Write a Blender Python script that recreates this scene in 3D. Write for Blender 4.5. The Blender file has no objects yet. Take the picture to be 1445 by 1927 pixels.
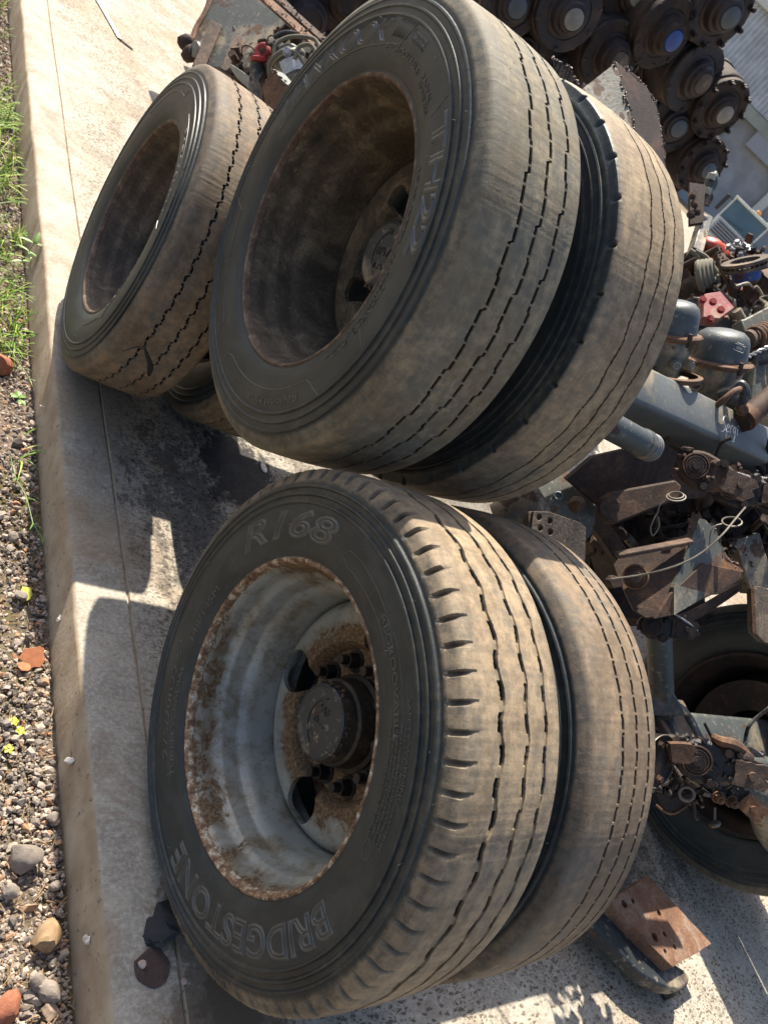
import bpy, bmesh, math, random
import numpy as np
from mathutils import Matrix, Vector, Euler
sc = bpy.context.scene
col = sc.collection
PI = math.pi
# ------------------------------------------------------------------ camera, world, sun, exposure
MC = np.array([[.73527363,-.29452064,.61043451],[-.2068905,.76013398,.61594858],[-.64542158,-.57918385,.49797295]])
FPX = 1525.256; CH = 1.58173; PW, PH = 1445., 1927.
cam = bpy.data.cameras.new('camera'); camo = bpy.data.objects.new('camera', cam); col.objects.link(camo)
mw = Matrix.Identity(4)
for i in range(3):
    for j in range(3): mw[i][j] = MC[j][i]
mw[2][3] = CH
camo.matrix_world = mw
cam.sensor_fit = 'HORIZONTAL'; cam.sensor_width = 36.; cam.lens = 36. * FPX / PW
cam.clip_start = .02; cam.clip_end = 2000
cam.dof.use_dof = True; cam.dof.focus_distance = 1.7; cam.dof.aperture_fstop = 11.
sc.camera = camo
SUN = Vector((.05, .775, 1.)).normalized()
w = bpy.data.worlds.new('World'); sc.world = w; w.use_nodes = True
nt = w.node_tree; bg = nt.nodes['Background']
sky = nt.nodes.new('ShaderNodeTexSky'); sky.sky_type = 'NISHITA'; sky.sun_disc = False
sky.sun_elevation = math.asin(SUN.z); sky.sun_rotation = math.atan2(SUN.x, SUN.y)
nt.links.new(sky.outputs[0], bg.inputs[0]); bg.inputs[1].default_value = .105
sky.dust_density = 3.0; sky.ozone_density = .6; sky.air_density = .9
sl = bpy.data.lights.new('sun', 'SUN'); sl.energy = 5.0; sl.angle = math.radians(.55); sl.color = (1, .92, .79)
so = bpy.data.objects.new('sun', sl); col.objects.link(so); so.rotation_euler = SUN.to_track_quat('Z', 'Y').to_euler()
sc.view_settings.view_transform = 'Standard'; sc.view_settings.look = 'None'
sc.view_settings.gamma = 1; sc.view_settings.exposure = 1.02
sc.render.engine = 'CYCLES'; sc.cycles.max_bounces = 6; sc.cycles.diffuse_bounces = 4

random.seed(4); rng = np.random.default_rng(7)

def at(px, py, D=None, X=None, Y=None, Z=None):
    """a point of the place measured from the photograph: ray through a pixel met with a plane"""
    d = MC.T @ np.array([px - PW/2, PH/2 - py, -FPX]); c = np.array([0, 0, CH])
    if D is not None: s = D / FPX
    elif X is not None: s = X / d[0]
    elif Y is not None: s = Y / d[1]
    else: s = (Z - CH) / d[2]
    return c + s*d

# ------------------------------------------------------------------ materials
class Mt:
    def __init__(s, name):
        s.m = bpy.data.materials.new(name); s.m.use_nodes = True; s.nt = s.m.node_tree
        s.b = s.nt.nodes['Principled BSDF']; s.tc = s.nt.nodes.new('ShaderNodeTexCoord'); s.v = s.tc.outputs['Object']; s.vd = '3D'
    def put(s, sock, val):
        if hasattr(val, 'is_linked') or hasattr(val, 'links'): s.nt.links.new(val, sock)
        elif isinstance(val, (tuple, list)) and len(val) == 3 and sock.type == 'RGBA': sock.default_value = (*val, 1)
        else: sock.default_value = val
    def scale(s, x, y, z, rot=(0, 0, 0)):
        n = s.nt.nodes.new('ShaderNodeMapping'); n.inputs['Scale'].default_value = (x, y, z); n.inputs['Rotation'].default_value = rot
        s.nt.links.new(s.v, n.inputs['Vector']); return n.outputs[0]
    def noise(s, sc_, det=4., rough=.6, vec=None, dist=0.):
        n = s.nt.nodes.new('ShaderNodeTexNoise'); n.inputs['Scale'].default_value = sc_; n.inputs['Detail'].default_value = det
        n.inputs['Roughness'].default_value = rough; n.inputs['Distortion'].default_value = dist
        s.nt.links.new(vec if vec else s.v, n.inputs['Vector']); return n.outputs['Fac']
    def voro(s, sc_, vec=None, feature='F1', rnd=1.):
        n = s.nt.nodes.new('ShaderNodeTexVoronoi'); n.inputs['Scale'].default_value = sc_; n.feature = feature
        n.inputs['Randomness'].default_value = rnd
        n.voronoi_dimensions = s.vd
        s.nt.links.new(vec if vec else s.v, n.inputs['Vector']); return n.outputs['Distance']
    def step(s, f, a, b):   # smooth 0..1 between a and b
        n = s.nt.nodes.new('ShaderNodeMapRange'); n.interpolation_type = 'SMOOTHSTEP'
        s.put(n.inputs[0], f); n.inputs[1].default_value = a; n.inputs[2].default_value = b; return n.outputs[0]
    def mth(s, op, a, b=0., c=0.):
        n = s.nt.nodes.new('ShaderNodeMath'); n.operation = op; s.put(n.inputs[0], a); s.put(n.inputs[1], b); s.put(n.inputs[2], c); return n.outputs[0]
    def mix(s, f, a, b, blend='MIX'):
        n = s.nt.nodes.new('ShaderNodeMix'); n.data_type = 'RGBA'; n.blend_type = blend
        s.put(n.inputs[0], f); s.put(n.inputs[6], a); s.put(n.inputs[7], b); return n.outputs[2]
    def ramp(s, f, stops):
        n = s.nt.nodes.new('ShaderNodeValToRGB'); e = n.color_ramp.elements
        while len(e) < len(stops): e.new(.5)
        for el, (p, c) in zip(e, stops): el.position = p; el.color = (*c, 1)
        s.put(n.inputs[0], f); return n.outputs[0]
    def attr(s, name):
        n = s.nt.nodes.new('ShaderNodeAttribute'); n.attribute_name = name; return n.outputs['Fac']
    def sep(s, vec=None):
        n = s.nt.nodes.new('ShaderNodeSeparateXYZ'); s.nt.links.new(vec if vec else s.v, n.inputs[0]); return n.outputs
    def bump(s, h, strength=.4, dist=.002):
        n = s.nt.nodes.new('ShaderNodeBump'); n.inputs['Strength'].default_value = strength; n.inputs['Distance'].default_value = dist
        s.put(n.inputs['Height'], h); s.nt.links.new(n.outputs[0], s.b.inputs['Normal'])
    def out(s, color, rough=.7, metal=0., spec=.5):
        s.put(s.b.inputs['Base Color'], color); s.put(s.b.inputs['Roughness'], rough); s.put(s.b.inputs['Metallic'], metal)
        s.b.inputs['Specular IOR Level'].default_value = spec
        return s.m

MATS = {}
def rust(name, cols, sc_=14., rough=.75, metal=.25, paint=None, amt=.5, bump=.6, psc=9.):
    m = Mt(name)
    n1 = m.noise(sc_*.7, 9, .72, None, .6); n2 = m.noise(sc_*9, 4, .7)
    c = m.ramp(n1, [(.3, cols[0]), (.5, cols[1]), (.68, cols[2])])
    c = m.mix(.75, c, m.ramp(n2, [(.25, (.35, .35, .35)), (.6, (1, 1, 1)), (.8, (1.3, 1.2, 1.1))]), 'MULTIPLY')
    fl = m.step(m.noise(sc_*3.2, 9, .78), .60, .625)
    c = m.mix(m.mth('MULTIPLY', fl, .55), c, tuple(min(.6, q*1.25 + .01) for q in cols[2]))
    pit = m.step(m.noise(sc_*5.1, 6, .8), .64, .67)
    c = m.mix(m.mth('MULTIPLY', pit, .6), c, tuple(q*.5 for q in cols[0]))
    r = rough
    if paint:
        f = m.step(m.mth('ADD', m.noise(psc, 6, .62), m.mth('MULTIPLY', m.noise(psc*6, 3), .18)), amt + .06, amt + .12)
        pc = m.mix(m.step(m.noise(5, 4, .6), .35, .65), paint, tuple(min(1, x*1.25 + .01) for x in paint))
        pc = m.mix(m.step(m.noise(60, 3, .6), .57, .7), pc, (.2, .17, .13))
        pc = m.mix(m.step(m.noise(3.1, 5, .7), .52, .66), pc, (.3, .24, .16))
        c = m.mix(f, pc, c); r = m.mth('ADD', m.mth('MULTIPLY', f, .3), .48)
    h = m.mth('SUBTRACT', m.mth('ADD', m.mth('ADD', m.mth('MULTIPLY', n2, .5), n1), m.mth('MULTIPLY', fl, .25)), m.mth('MULTIPLY', pit, .3))
    m.bump(h, bump, .004)
    MATS[name] = m.out(c, r, metal); return MATS[name]

BR = ((.022, .015, .012), (.062, .036, .025), (.15, .08, .045))
rust('rusty_steel', BR)
rust('rusty_orange_steel', ((.045, .03, .022), (.135, .072, .042), (.27, .14, .07)), 12)
rust('flaking_rust', ((.03, .023, .02), (.095, .06, .045), (.22, .14, .09)), 22, .8, .1, bump=1.)
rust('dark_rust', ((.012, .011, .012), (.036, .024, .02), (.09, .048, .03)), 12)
rust('hazy_hub_steel', ((.014, .016, .022), (.034, .028, .03), (.09, .05, .035)), 9, .6, .3)  # bluish dark tones carry the haze over the pile in the colour
rust('grey_paint', BR, 12, paint=(.058, .068, .070), amt=.60, metal=.15, bump=.35)
rust('grey_green_paint', BR, 12, paint=(.062, .066, .056), amt=.58, metal=.1, bump=.4)
rust('dusty_grey_paint', BR, 12, paint=(.095, .104, .102), amt=.66, metal=.1, bump=.3)
rust('plate_rust', ((.09, .055, .04), (.22, .11, .06), (.30, .23, .18)), 16, .75, .15, bump=.9)
rust('hub_grime', ((.014, .013, .012), (.035, .028, .021), (.13, .095, .05)), 9, .6, .15)
rust('black_grease', ((.006, .006, .007), (.018, .016, .016), (.06, .035, .025)), 20, .32, .2, bump=1.)
rust('black_paint', BR, 12, paint=(.02, .024, .027), amt=.60, metal=.1, bump=.4)
rust('red_paint', BR, 12, paint=(.20, .018, .025), amt=.66, metal=.0, bump=.3)
rust('orange_red_paint', BR, 12, paint=(.42, .05, .018), amt=.66, metal=.0, bump=.3)
rust('blue_paint', BR, 12, paint=(.02, .06, .22), amt=.64, metal=.0, bump=.3)
rust('slag', ((.03, .028, .03), (.12, .09, .08), (.35, .28, .24)), 60, .35, .6, bump=.8)
rust('purple_rust', ((.035, .028, .022), (.10, .075, .055), (.24, .18, .12)), 13, .75, .05, bump=1.)

def simple(name, c, rough=.6, metal=0., nz=None, spec=.5, bump=0.):
    m = Mt(name)
    cc = c
    n = m.noise(nz or 25, 4, .6)
    cc = m.mix(m.step(n, .35, .7), tuple(x*.72 for x in c), c)
    if bump: m.bump(m.noise((nz or 25)*4, 3, .7), bump, .002)
    MATS[name] = m.out(cc, rough, metal, spec); return MATS[name]
simple('moulded_rubber_sheen', (.085, .09, .085), .4, 0, 40)  # lighter than the tyre: the raised letters' sheen is put into the colour
simple('bright_alloy', (.30, .29, .27), .4, .6, 40)
simple('cream_plastic', (.36, .33, .26), .5)
simple('pale_cap', (.24, .22, .19), .5)
simple('blue_cap', (.025, .07, .27), .45)
simple('grey_cap', (.07, .085, .10), .5)
simple('red_rubber', (.36, .03, .03), .6)
simple('black_plastic', (.015, .016, .018), .45)
simple('label_paper', (.62, .66, .70), .6, 0, 90)
simple('galvanised', (.35, .36, .36), .45, .5, 60)
simple('cable_steel', (.16, .14, .11), .5, .3)
simple('truck_white', (.62, .66, .62), .45)
simple('truck_grille', (.33, .36, .42), .5)
simple('beacon_orange', (.85, .30, .03), .3)
simple('cladding', (.50, .56, .62), .55, .1, 1.2)
simple('lower_wall', (.36, .38, .41), .8, 0, .8)
simple('wall_trim', (.30, .33, .31), .7, 0, 1.)
simple('brick_red', (.36, .13, .07), .9, 0, 60, bump=.8)
simple('aluminium_strip', (.55, .58, .60), .35, .6, 20)
simple('fabric_tan', (.17, .155, .11), .8, 0, 12, bump=.4)
simple('white_chip', (.75, .70, .62), .8, 0, 80)
simple('pink_chip', (.60, .45, .38), .8, 0, 80)
simple('leaf_green', (.13, .26, .035), .5, 0, 60)
simple('leaf_yellow', (.42, .42, .03), .5, 0, 60)
simple('leaf_orange', (.38, .13, .045), .6, 0, 60)
simple('wood_chip', (.36, .24, .13), .9, 0, 70)
simple('chalk_white', (.85, .85, .82), .7, 0, 200)
simple('tar_black', (.012, .015, .02), .6, 0, 90, bump=.9)
simple('rust_scale', (.085, .055, .045), .85, 0, 90, bump=.9)
m = Mt('windscreen_glass'); MATS['windscreen_glass'] = m.out(m.mix(m.noise(3), (.05, .10, .15), (.09, .17, .24)), .08)

def rubber(name, tan, tanamt=.5, base=(.014, .020, .0225)):
    m = Mt(name)
    d = m.attr('dust'); g = m.attr('groove'); x, y, z = m.sep()
    # wheel coordinates: angle and radius, so dust streaks run round the tyre
    ang = m.mth('ARCTAN2', y, m.mth('SUBTRACT', z, .48)); rad_ = m.mth('SQRT', m.mth('ADD', m.mth('MULTIPLY', y, y), m.mth('POWER', m.mth('SUBTRACT', z, .48), 2.)))
    cmb = m.nt.nodes.new('ShaderNodeCombineXYZ'); m.put(cmb.inputs[0], m.mth('MULTIPLY', x, 14.)); m.put(cmb.inputs[1], m.mth('MULTIPLY', ang, 1.6)); m.put(cmb.inputs[2], m.mth('MULTIPLY', rad_, 14.))
    cross = m.nt.nodes.new('ShaderNodeCombineXYZ'); m.put(cross.inputs[0], m.mth('MULTIPLY', x, 2.)); m.put(cross.inputs[1], m.mth('MULTIPLY', ang, 22.)); m.put(cross.inputs[2], m.mth('MULTIPLY', rad_, 3.))
    n1 = m.noise(5.5, 6, .68); n2 = m.noise(46, 6, .72); n3 = m.noise(240, 3, .6)
    st = m.noise(1.6, 8, .72, cmb.outputs[0], .3); sx_ = m.noise(1.4, 6, .7, cross.outputs[0], .4)
    blk = m.mix(m.step(st, .3, .7), base, tuple(q*1.7 + .006 for q in base))
    blk = m.mix(m.mth('MULTIPLY', m.step(m.mth('ADD', n1, m.mth('MULTIPLY', st, .4)), .62, .90), .34), blk, (.06, .062, .05))
    blk = m.mix(m.mth('MULTIPLY', m.step(sx_, .60, .72), .22), blk, (.11, .10, .08))
    grey = m.mix(m.step(n2, .3, .7), tuple(q*.50 for q in tan), tuple(q*.72 + .01 for q in tan))
    tcol = m.mix(m.step(n2, .35, .68), tuple(q*.85 for q in tan), tuple(q*1.08 for q in tan))
    tcol = m.mix(m.step(n3, .58, .75), tcol, tuple(q*.55 for q in tan))
    grey = m.mix(m.mth('MULTIPLY', m.step(n1, .45, .6), .5), grey, (.12, .13, .12))
    w_ = m.mth('ADD', m.mth('ADD', m.mth('MULTIPLY', n1, .45), m.mth('MULTIPLY', st, .45)), m.mth('ADD', m.mth('MULTIPLY', n2, .25), m.mth('MULTIPLY', sx_, .15)))
    dirt = m.mix(m.step(w_, .70 - tanamt*.14, .80 - tanamt*.08), grey, tcol)
    f = m.mth('MULTIPLY', m.step(m.mth('ADD', m.mth('MULTIPLY', n2, .8), m.mth('ADD', m.mth('MULTIPLY', st, .2), m.mth('MULTIPLY', d, .75))), .62, 1.02), d)
    c = m.mix(f, blk, dirt)
    c = m.mix(m.mth('MULTIPLY', m.step(sx_, .66, .70), m.mth('MULTIPLY', d, .35)), c, tuple(q*.4 for q in tan))
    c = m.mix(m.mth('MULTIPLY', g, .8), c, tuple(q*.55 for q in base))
    c = m.mix(m.mth('MULTIPLY', m.mth('SUBTRACT', 1., m.step(m.voro(120), .05, .12)), .4), c, (.02, .02, .02))
    m.bump(m.mth('ADD', m.mth('MULTIPLY', n2, .6), m.mth('ADD', m.mth('MULTIPLY', n3, .5), m.mth('MULTIPLY', sx_, .4))), .4, .002)
    MATS[name] = m.out(c, m.mth('ADD', m.mth('MULTIPLY', f, .3), .47), 0, .4)
rubber('tyre_rubber_sandy', (.335, .25, .155), .8)
rubber('tyre_rubber_tan', (.275, .225, .145), .45)
rubber('tyre_rubber_grey', (.25, .205, .14), .35)
rubber('tyre_rubber_brown', (.245, .175, .11), .6)

def radial(m, zc=.48):
    x, y, z = m.sep()
    return m.mth('SQRT', m.mth('ADD', m.mth('MULTIPLY', y, y), m.mth('POWER', m.mth('SUBTRACT', z, zc), 2.)))
def silver_rim():
    m = Mt('silver_rim_paint'); r = radial(m); x, y, z = m.sep()
    n = m.noise(17, 10, .74, None, .5); nb = m.noise(5, 6, .65); nf = m.noise(130, 4, .75); ns = m.noise(60, 6, .75)
    edge = m.step(r, .250, .302)
    zed = m.step(m.mth('ABSOLUTE', m.mth('SUBTRACT', z, .50)), .0, .26)
    up_ = m.step(z, .46, .66)
    th = m.mth('ADD', m.mth('MULTIPLY', n, .62), m.mth('MULTIPLY', ns, .16))
    th = m.mth('ADD', th, m.mth('ADD', m.mth('MULTIPLY', nb, .35), m.mth('MULTIPLY', edge, m.mth('ADD', m.mth('MULTIPLY', zed, .15), m.mth('MULTIPLY', up_, .15)))))
    th = m.mth('ADD', th, m.mth('MULTIPLY', m.step(r, .235, .14), .27))
    f = m.step(th, .665, .70); halo = m.step(th, .56, .68)
    rc = m.ramp(nf, [(.3, (.04, .024, .014)), (.5, (.13, .08, .042)), (.7, (.28, .20, .11))])
    pc = m.mix(m.step(nb, .4, .65), (.30, .315, .295), (.38, .37, .315))
    pc = m.mix(m.step(m.noise(8, 9, .76), .46, .62), pc, (.19, .165, .115))
    pc = m.mix(m.mth('MULTIPLY', halo, .65), pc, (.17, .125, .07))
    pc = m.mix(m.mth('SUBTRACT', 1., m.step(m.voro(80), .07, .13)), pc, (.09, .06, .04))
    pc = m.mix(m.step(m.noise(38, 6, .8), .64, .68), pc, (.10, .07, .045))
    m.bump(m.mth('ADD', m.mth('MULTIPLY', f, .7), m.mth('MULTIPLY', nf, .3)), .6, .002)
    MATS['silver_rim_paint'] = m.out(m.mix(f, pc, rc), m.mth('ADD', m.mth('MULTIPLY', f, .45), .34), .15)
silver_rim()
def lip():
    m = Mt('rusty_lip'); n = m.noise(60, 5, .75); nb = m.noise(8)
    c = m.ramp(n, [(.35, (.07, .04, .03)), (.5, (.22, .13, .075)), (.58, (.42, .33, .22)), (.66, (.62, .62, .58))])
    m.bump(n, .8, .003); MATS['rusty_lip'] = m.out(c, .7, .2)
lip()
rust('brown_rim_rust', ((.028, .024, .017), (.085, .064, .042), (.21, .165, .105)), 16, .8, .05, bump=1.)
rust('brown_lip_rust', ((.05, .035, .03), (.13, .085, .06), (.32, .24, .17)), 40, .6, .3, bump=.8)

def concrete():
    m = Mt('brushed_concrete'); m.vd = '2D'; x, y, z = m.sep()
    n0 = m.noise(1.6, 4, .6); n1 = m.noise(9, 6, .65); n2 = m.noise(95, 4, .65); st = m.noise(12, 4, .6, m.scale(1, 9, 1, (0, 0, .5)))
    c = m.mix(m.step(n1, .3, .7), (.265, .245, .205), (.42, .39, .325))
    c = m.mix(m.mth('MULTIPLY', m.step(n2, .4, .7), .6), c, (.58, .52, .42))
    c = m.mix(m.mth('MULTIPLY', m.step(m.noise(210, 4, .75), .56, .64), .5), c, (.15, .13, .105))
    c = m.mix(m.mth('MULTIPLY', m.step(m.noise(3.4, 8, .75, None, .8), .50, .62), .55), c, (.23, .18, .13))
    c = m.mix(m.mth('MULTIPLY', m.step(st, .5, .75), .45), c, (.27, .21, .15))
    c = m.mix(m.mth('MULTIPLY', m.step(n0, .46, .66), .6), c, (.30, .205, .12))
    # spatter of small dark spots, streaked
    sv = m.scale(1, 1.9, 1, (0, 0, -.55))
    warp = m.nt.nodes.new('ShaderNodeVectorMath'); warp.operation = 'ADD'
    dn = m.nt.nodes.new('ShaderNodeTexNoise'); dn.inputs['Scale'].default_value = 30.; m.nt.links.new(sv, dn.inputs['Vector'])
    ms = m.nt.nodes.new('ShaderNodeVectorMath'); ms.operation = 'SCALE'; ms.inputs['Scale'].default_value = .035
    m.nt.links.new(dn.outputs['Color'], ms.inputs[0]); m.nt.links.new(sv, warp.inputs[0]); m.nt.links.new(ms.outputs[0], warp.inputs[1])
    inner = m.step(x, .86, 1.05)
    sp = m.mth('MULTIPLY', m.mth('SUBTRACT', 1., m.step(m.voro(30, warp.outputs[0]), .15, .24)), m.step(m.noise(3.3, 3), .36, .52))
    sp2 = m.mth('MULTIPLY', m.mth('SUBTRACT', 1., m.step(m.voro(75, warp.outputs[0]), .18, .28)), m.step(m.noise(5, 3), .38, .56))
    sp3 = m.mth('MULTIPLY', m.step(m.noise(60, 5, .75, sv), .60, .67), m.step(m.noise(4, 3), .38, .55))
    sp4 = m.mth('MULTIPLY', m.mth('SUBTRACT', 1., m.step(m.voro(15, warp.outputs[0]), .07, .12)), m.step(m.noise(2.1, 3), .34, .46))
    sp5 = m.mth('MULTIPLY', m.step(m.noise(34, 7, .8, m.scale(1.6, .8, 1, (0, 0, .5))), .545, .60), m.step(m.noise(1.7, 3), .40, .55))
    sp3 = m.mth('MAXIMUM', sp3, m.mth('MAXIMUM', sp4, m.mth('MULTIPLY', sp5, .8)))
    f = m.mth('MULTIPLY', m.mth('MAXIMUM', m.mth('MAXIMUM', sp, sp2), sp3), m.mth('ADD', m.mth('MULTIPLY', inner, .70), .22))
    c = m.mix(f, c, m.mix(m.noise(18), (.05, .045, .04), (.19, .14, .095)))
    # black oily stains beside the tyres, with shapes of their own
    def blob(cx, cy, rx, ry, k, lo, hi, sc2=7.):
        dx = m.mth('DIVIDE', m.mth('SUBTRACT', x, cx), rx); dy = m.mth('DIVIDE', m.mth('SUBTRACT', y, cy), ry)
        d = m.mth('SQRT', m.mth('ADD', m.mth('MULTIPLY', dx, dx), m.mth('MULTIPLY', dy, dy)))
        nz = m.mth('ADD', m.noise(sc2, 6, .72, m.scale(1.4, .8, 1)), m.mth('MULTIPLY', m.noise(48, 4, .7), .35))
        return m.mth('MULTIPLY', m.step(m.mth('SUBTRACT', m.mth('MULTIPLY', nz, 1.35), m.mth('MULTIPLY', d, .5)), lo, hi), k)
    s1 = blob(1.38, 1.84, .16, .22, .92, .34, .56, 9.)
    s2 = blob(1.15, 1.60, .34, .85, .6, .62, .80, 12.)
    s3 = blob(1.02, .30, .10, .24, .8, .50, .62, 16.)
    s4 = blob(2.6, .45, .7, .35, .45, .66, .80, 7.)
    s5 = blob(2.9, 1.9, 1.6, 1.3, .55, .36, .66, 4.)
    for s_ in (s1, s2, s3, s4, s5): c = m.mix(s_, c, (.022, .021, .022))
    c = m.mix(blob(1.0, .33, .16, .30, .8, .45, .6, 9.), c, (.17, .12, .075))
    # side face of the slab: weathered brown
    geo = m.nt.nodes.new('ShaderNodeNewGeometry'); nx, ny, nz_ = m.sep(geo.outputs['Normal'])
    side = m.step(nx, -.3, -.8)
    sc3 = m.mix(m.step(m.noise(11, 5, .6), .3, .7), (.27, .20, .13), (.38, .31, .22))
    sc3 = m.mix(m.step(m.noise(55, 4, .7), .60, .70), sc3, (.10, .08, .06))
    c = m.mix(side, c, sc3)
    # bright worn arris
    m.bump(m.mth('ADD', m.mth('MULTIPLY', n2, .7), m.mth('MULTIPLY', st, .6)), .5, .0025)
    MATS['brushed_concrete'] = m.out(c, .85, 0, .3)
concrete()
m = Mt('gravel_soil'); n = m.noise(40, 6, .7)
m.bump(m.noise(90, 5, .8), 1., .01)
MATS['gravel_soil'] = m.out(m.mix(m.step(m.noise(2.5, 4), .4, .65), m.ramp(n, [(.3, (.07, .05, .038)), (.5, (.21, .155, .115)), (.7, (.40, .32, .24))]), (.14, .12, .05)), .95)
def stones():
    m = Mt('gravel_stone'); a = m.attr('tint'); n = m.noise(60, 4, .7)
    c = m.ramp(a, [(.0, (.10, .085, .075)), (.3, (.24, .205, .175)), (.55, (.38, .325, .27)), (.8, (.50, .43, .36)), (.93, (.40, .24, .14)), (1., (.50, .22, .10))])
    c = m.mix(.7, c, m.ramp(n, [(.3, (.55, .55, .55)), (.7, (1.15, 1.1, 1.05))]), 'MULTIPLY')
    m.bump(n, .7, .003); MATS['gravel_stone'] = m.out(c, .9)
stones()
def grassm():
    m = Mt('grass_blade'); a = m.attr('tint')
    MATS['grass_blade'] = m.out(m.ramp(a, [(0, (.08, .17, .02)), (.5, (.20, .35, .035)), (.85, (.42, .52, .08)), (1, (.50, .44, .18))]), .5)
    m.b.inputs['Subsurface Weight'].default_value = 0.
grassm()

# ------------------------------------------------------------------ mesh helper
def basis(d):
    d = np.asarray(d, float); d = d/np.linalg.norm(d)
    a = np.array([0, 0, 1.]) if abs(d[2]) < .9 else np.array([0, 1., 0])
    u = np.cross(a, d); u /= np.linalg.norm(u); v = np.cross(d, u); return u, v, d
def ico(sub):
    bm = bmesh.new(); bmesh.ops.create_icosphere(bm, subdivisions=sub, radius=1)
    V = np.array([v.co[:] for v in bm.verts]); F = [[v.index for v in f.verts] for f in bm.faces]; bm.free(); return V, F
ICO = {k: ico(k) for k in (1, 2, 3)}
class MB:
    def __init__(s): s.V = []; s.F = []; s.n = 0; s.T = []
    def add(s, V, F, tint=0.):
        V = np.asarray(V, float); s.V.append(V); k = s.n
        s.F += [[i + k for i in f] for f in F]; s.n += len(V); s.T += [tint]*len(V); return s
    def box(s, c, size, ax=None):
        x, y, z = [q/2 for q in size]; P = np.array([(i*x, j*y, k*z) for i in (-1, 1) for j in (-1, 1) for k in (-1, 1)])
        if ax is not None: P = P @ np.asarray(ax)
        return s.add(P + np.asarray(c), [(0, 1, 3, 2), (4, 6, 7, 5), (0, 4, 5, 1), (2, 3, 7, 6), (0, 2, 6, 4), (1, 5, 7, 3)])
    def bar(s, p0, p1, wx, wy, up=(0, 0, 1), roll=0.):
        p0 = np.asarray(p0, float); p1 = np.asarray(p1, float); d = p1 - p0; L = np.linalg.norm(d); d /= L
        u = np.cross(np.asarray(up, float), d); u /= np.linalg.norm(u); v = np.cross(d, u)
        u2 = u*math.cos(roll) + v*math.sin(roll); v2 = -u*math.sin(roll) + v*math.cos(roll)
        return s.box((p0 + p1)/2, (wx, wy, L), [u2, v2, d])
    def lathe(s, prof, o=(0, 0, 0), ax=(1, 0, 0), n=48, cap0=False, cap1=False, wob=0.):
        u, v, d = basis(ax); o = np.asarray(o, float); t = np.linspace(0, 2*PI, n, endpoint=False); V = []
        for h, r in prof:
            rr = r*(1 + wob*np.sin(3*t + h*40) + wob*.6*np.sin(7*t + 1 + h*60))
            V.append(o + d*h + np.outer(rr*np.cos(t), u) + np.outer(rr*np.sin(t), v))
        V = np.concatenate(V); F = []
        for i in range(len(prof) - 1):
            for j in range(n): k = (j + 1) % n; F.append((i*n + j, i*n + k, (i+1)*n + k, (i+1)*n + j))
        if cap0: F.append(tuple(range(n))[::-1])
        if cap1: F.append(tuple((len(prof)-1)*n + j for j in range(n)))
        return s.add(V, F)
    def cyl(s, p0, p1, r0, r1=None, n=24, wob=0.):
        p0 = np.asarray(p0, float); p1 = np.asarray(p1, float); L = np.linalg.norm(p1 - p0)
        return s.lathe([(0, r0), (L, r0 if r1 is None else r1)], p0, p1 - p0, n, True, True, wob)
    def tube(s, pts, r, n=8):
        P = np.asarray(pts, float)
        if 3 <= len(P) <= 12 and n >= 6:   # round the bends
            Q = np.concatenate([[2*P[0] - P[1]], P, [2*P[-1] - P[-2]]]); o_ = []; R_ = []; k_ = 5
            rr_ = list(r) if hasattr(r, '__len__') else [r]*len(P)
            for i in range(len(P) - 1):
                a, b, c, d = Q[i:i+4]
                for t in np.arange(k_)/k_:
                    o_.append(.5*(2*b + (c - a)*t + (2*a - 5*b + 4*c - d)*t*t + (3*b - a - 3*c + d)*t**3)); R_.append(rr_[i] + (rr_[i+1] - rr_[i])*t)
            o_.append(P[-1]); R_.append(rr_[-1]); P = np.array(o_); r = R_
        m_ = len(P); V = []; u = None
        for i in range(m_):
            d = P[min(i+1, m_-1)] - P[max(i-1, 0)]; d /= np.linalg.norm(d) + 1e-9
            if u is None: u = basis(d)[0]
            u = u - d*np.dot(u, d); u /= np.linalg.norm(u); v = np.cross(d, u)
            rr = r[i] if hasattr(r, '__len__') else r
            t = np.linspace(0, 2*PI, n, endpoint=False)
            V.append(P[i] + rr*(np.outer(np.cos(t), u) + np.outer(np.sin(t), v)))
        F = [(i*n + j, i*n + (j+1) % n, (i+1)*n + (j+1) % n, (i+1)*n + j) for i in range(m_-1) for j in range(n)]
        F += [tuple(range(n))[::-1], tuple((m_-1)*n + j for j in range(n))]
        return s.add(np.concatenate(V), F)
    def torus(s, c, ax, R, r, n=32, m_=8, arc=2*PI, start=0.):
        u, v, d = basis(ax); k = n if arc > 6.2 else n + 1
        t = start + np.arange(k)*arc/n; c = np.asarray(c, float)
        pts = [c + R*(math.cos(a)*u + math.sin(a)*v) for a in t]
        if arc > 6.2: pts.append(pts[0]); 
        return s.tube(pts, r, m_)
    def prism(s, P, thick, nrm=None):
        """closed outline in 3-D given real thickness along its normal"""
        P = np.asarray(P, float); c = P.mean(0)
        if nrm is None:
            nrm = sum(np.cross(P[i] - c, P[(i+1) % len(P)] - c) for i in range(len(P)))
        nrm = np.asarray(nrm, float); nrm /= np.linalg.norm(nrm); n = len(P)
        V = np.concatenate([P + nrm*thick/2, P - nrm*thick/2])
        F = [tuple(range(n)), tuple(range(2*n-1, n-1, -1))] + [(i, n+i, n+(i+1) % n, (i+1) % n) for i in range(n)]
        s.nrm = nrm; return s.add(V, F)
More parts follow.
